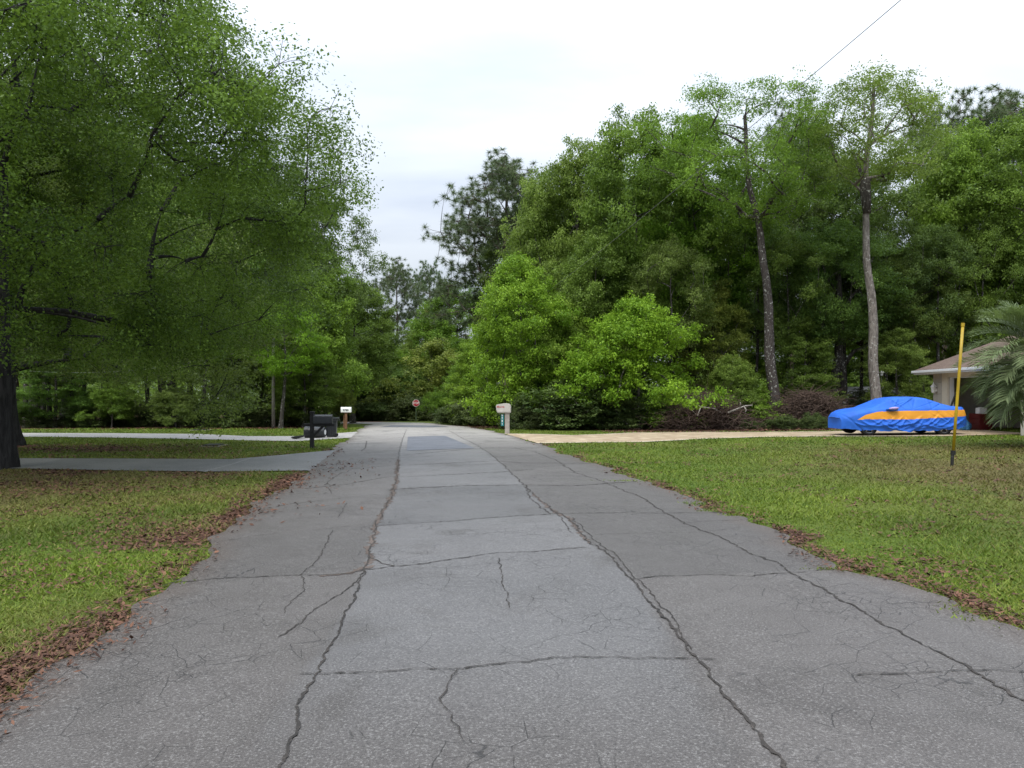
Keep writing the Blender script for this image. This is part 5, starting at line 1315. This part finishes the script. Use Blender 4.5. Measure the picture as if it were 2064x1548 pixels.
# open roller door, run up under the ceiling
m_ = MB(); m_.box((4.6, 2.2, 2.40), (5.8, 3.6, 0.05)); m_.build('garage_door', M['white_trim'], ho)
E = 0.62; ez = 2.60
x0, x1, y0, y1 = -E, 8.6 + E, -E, 8.2 + E
half = (y1 - y0) / 2; rzv = ez + 0.5 * half; ym_ = (y0 + y1) / 2
ra, rb = (x0 + half, ym_, rzv), (max(x1 - half, x0 + half + 0.1), ym_, rzv)
me = bpy.data.meshes.new('roof'); bm = bmesh.new(); uvl = bm.loops.layers.uv.new('UVMap')
cor = [(x0, y0, ez), (x1, y0, ez), (x1, y1, ez), (x0, y1, ez)]
for poly, ax in (([cor[0], cor[1], rb, ra], 'x'), ([cor[2], cor[3], ra, rb], 'x'), ([cor[3], cor[0], ra], 'y'), ([cor[1], cor[2], rb], 'y')):
    f = bm.faces.new([bm.verts.new(p) for p in poly])
    for l in f.loops:
        c = l.vert.co
        l[uvl].uv = (c.x if ax == 'x' else c.y, (c.z - ez) * 2.24)
bm.normal_update()
for f in bm.faces:
    if f.normal.z < 0: f.normal_flip()
r_ = bmesh.ops.extrude_face_region(bm, geom=bm.faces[:])
for v in [e for e in r_['geom'] if isinstance(e, bmesh.types.BMVert)]: v.co.z += 0.05
bmesh.ops.recalc_face_normals(bm, faces=bm.faces)
bm.to_mesh(me); bm.free(); me.materials.append(M['shingle'])
roof = link('roof', me, ho)
m_ = MB()
m_.box(((x0 + x1) / 2, y0 - 0.012, ez - 0.065), (x1 - x0 + 0.05, 0.025, 0.17)); m_.box(((x0 + x1) / 2, y1 + 0.012, ez - 0.065), (x1 - x0 + 0.05, 0.025, 0.17))
m_.box((x0 - 0.012, (y0 + y1) / 2, ez - 0.065), (0.025, y1 - y0, 0.17)); m_.box((x1 + 0.012, (y0 + y1) / 2, ez - 0.065), (0.025, y1 - y0, 0.17))
m_.build('fascia', M['white_trim'], roof)
m_ = MB()
m_.box(((x0 + x1) / 2, y0 - 0.075, ez - 0.03), (x1 - x0 + 0.1, 0.10, 0.11), bev=0.02); m_.build('gutter', M['white_trim'], roof)
m_ = MB(); m_.box(((x0 + x1) / 2, (y0 + y1) / 2, ez - 0.045), (x1 - x0 - 0.01, y1 - y0 - 0.01, 0.03)); m_.build('soffit', M['cream_trim'], roof)
lan = link('wall_lantern', None, ho, (0.42, -0.14, 1.72))
MB().box((0, 0.06, 0.02), (0.10, 0.10, 0.16), bev=0.01).build('back_plate', M['white_paint'], lan)
m_ = MB(); m_.tube([(0, -0.04, -0.13), (0, -0.04, -0.10), (0, -0.04, 0.14)], [0.05, 0.085, 0.12], 6); m_.build('lamp_glass', M['white_paint'], lan)
m_ = MB(); m_.tube([(0, -0.04, 0.141), (0, -0.04, 0.20), (0, -0.04, 0.30), (0, -0.04, 0.38)], [0.16, 0.11, 0.03, 0.012], 6); m_.build('lamp_cap', M['white_paint'], lan)
def inside(name, label, cat, pos, mk, rot=0.0):
    p = Matrix.Rotation(ANG, 4, 'Z') @ Vector(pos)
    o = mk().build(name, inside.m, None, (A.x + p.x, A.y + p.y, hz + pos[2]), ANG + rot)
    return tag(o, label, cat)
inside.m = M['dark_board']
inside('leaning_board', 'dark board leaning at the near side of the open garage door', 'board', (1.85, -0.28, 0.0), lambda: MB().box((0.42, 0.0, 0.80), (0.10, 0.04, 1.92), rot=Matrix.Rotation(R(30), 3, 'Y') @ Matrix.Rotation(R(-6), 3, 'X')))
inside.m = M['red_box']
def chest():
    m = MB(); m.box((0, 0, 0.36), (1.0, 0.5, 0.72), bev=0.02)
    for k in range(3): m.box((0, -0.258, 0.16 + 0.22 * k), (0.92, 0.02, 0.19), bev=0.005)
    return m
inside('tool_chest', 'dark red tool chest inside the open garage', 'tool chest', (2.5, 0.9, 0.0), chest)
inside.m = M['blue_bag']
def bag():
    m = MB(); bmesh.ops.create_icosphere(m.bm, subdivisions=3, radius=0.3)
    for v in m.bm.verts:
        k = 1 + 0.12 * math.sin(v.co.x * 17 + v.co.z * 9) + 0.08 * math.sin(v.co.y * 21)
        v.co = Vector((v.co.x * 1.1 * k, v.co.y * 0.8 * k, max(-0.2, v.co.z * 0.8 * k) + 0.2))
    return m
inside('plastic_bag', 'crumpled blue plastic bag on the floor at the garage door', 'bag', (2.75, 0.15, 0.0), bag)
inside.m = M['white_paint']
def carton():
    m = MB(); m.box((0, 0, 0.12), (0.36, 0.30, 0.24), bev=0.01); m.box((0.0, -0.01, 0.255), (0.40, 0.06, 0.02)); return m
inside('carton', 'white carton on the red tool chest in the garage', 'carton', (2.55, 0.9, 0.72), carton)

# distant house glimpsed between the trunks
Y = 74.0; X = X_(1735, Y); zb_ = gz_(X, Y); b = thing('distant_house', 'far-off house with grey roof glimpsed between the trunks behind the car', 'house', (X, Y, zb_), R(12))
m_ = MB(); m_.box((0, 0, 0.9), (6.5, 5, 1.8)); m_.build('wall', M['white_trim'], b)
m_ = MB(); m_.prism([(-3.6, 1.75), (3.6, 1.75), (1.2, 3.1), (-0.6, 3.1)], -2.9, 2.9); m_.build('roof', M['grey_roof'], b)
for wx in (-1.6, 1.4): MB().box((wx, -2.515, 1.05), (0.9, 0.04, 0.9)).build('window', M['dark_metal'], b)
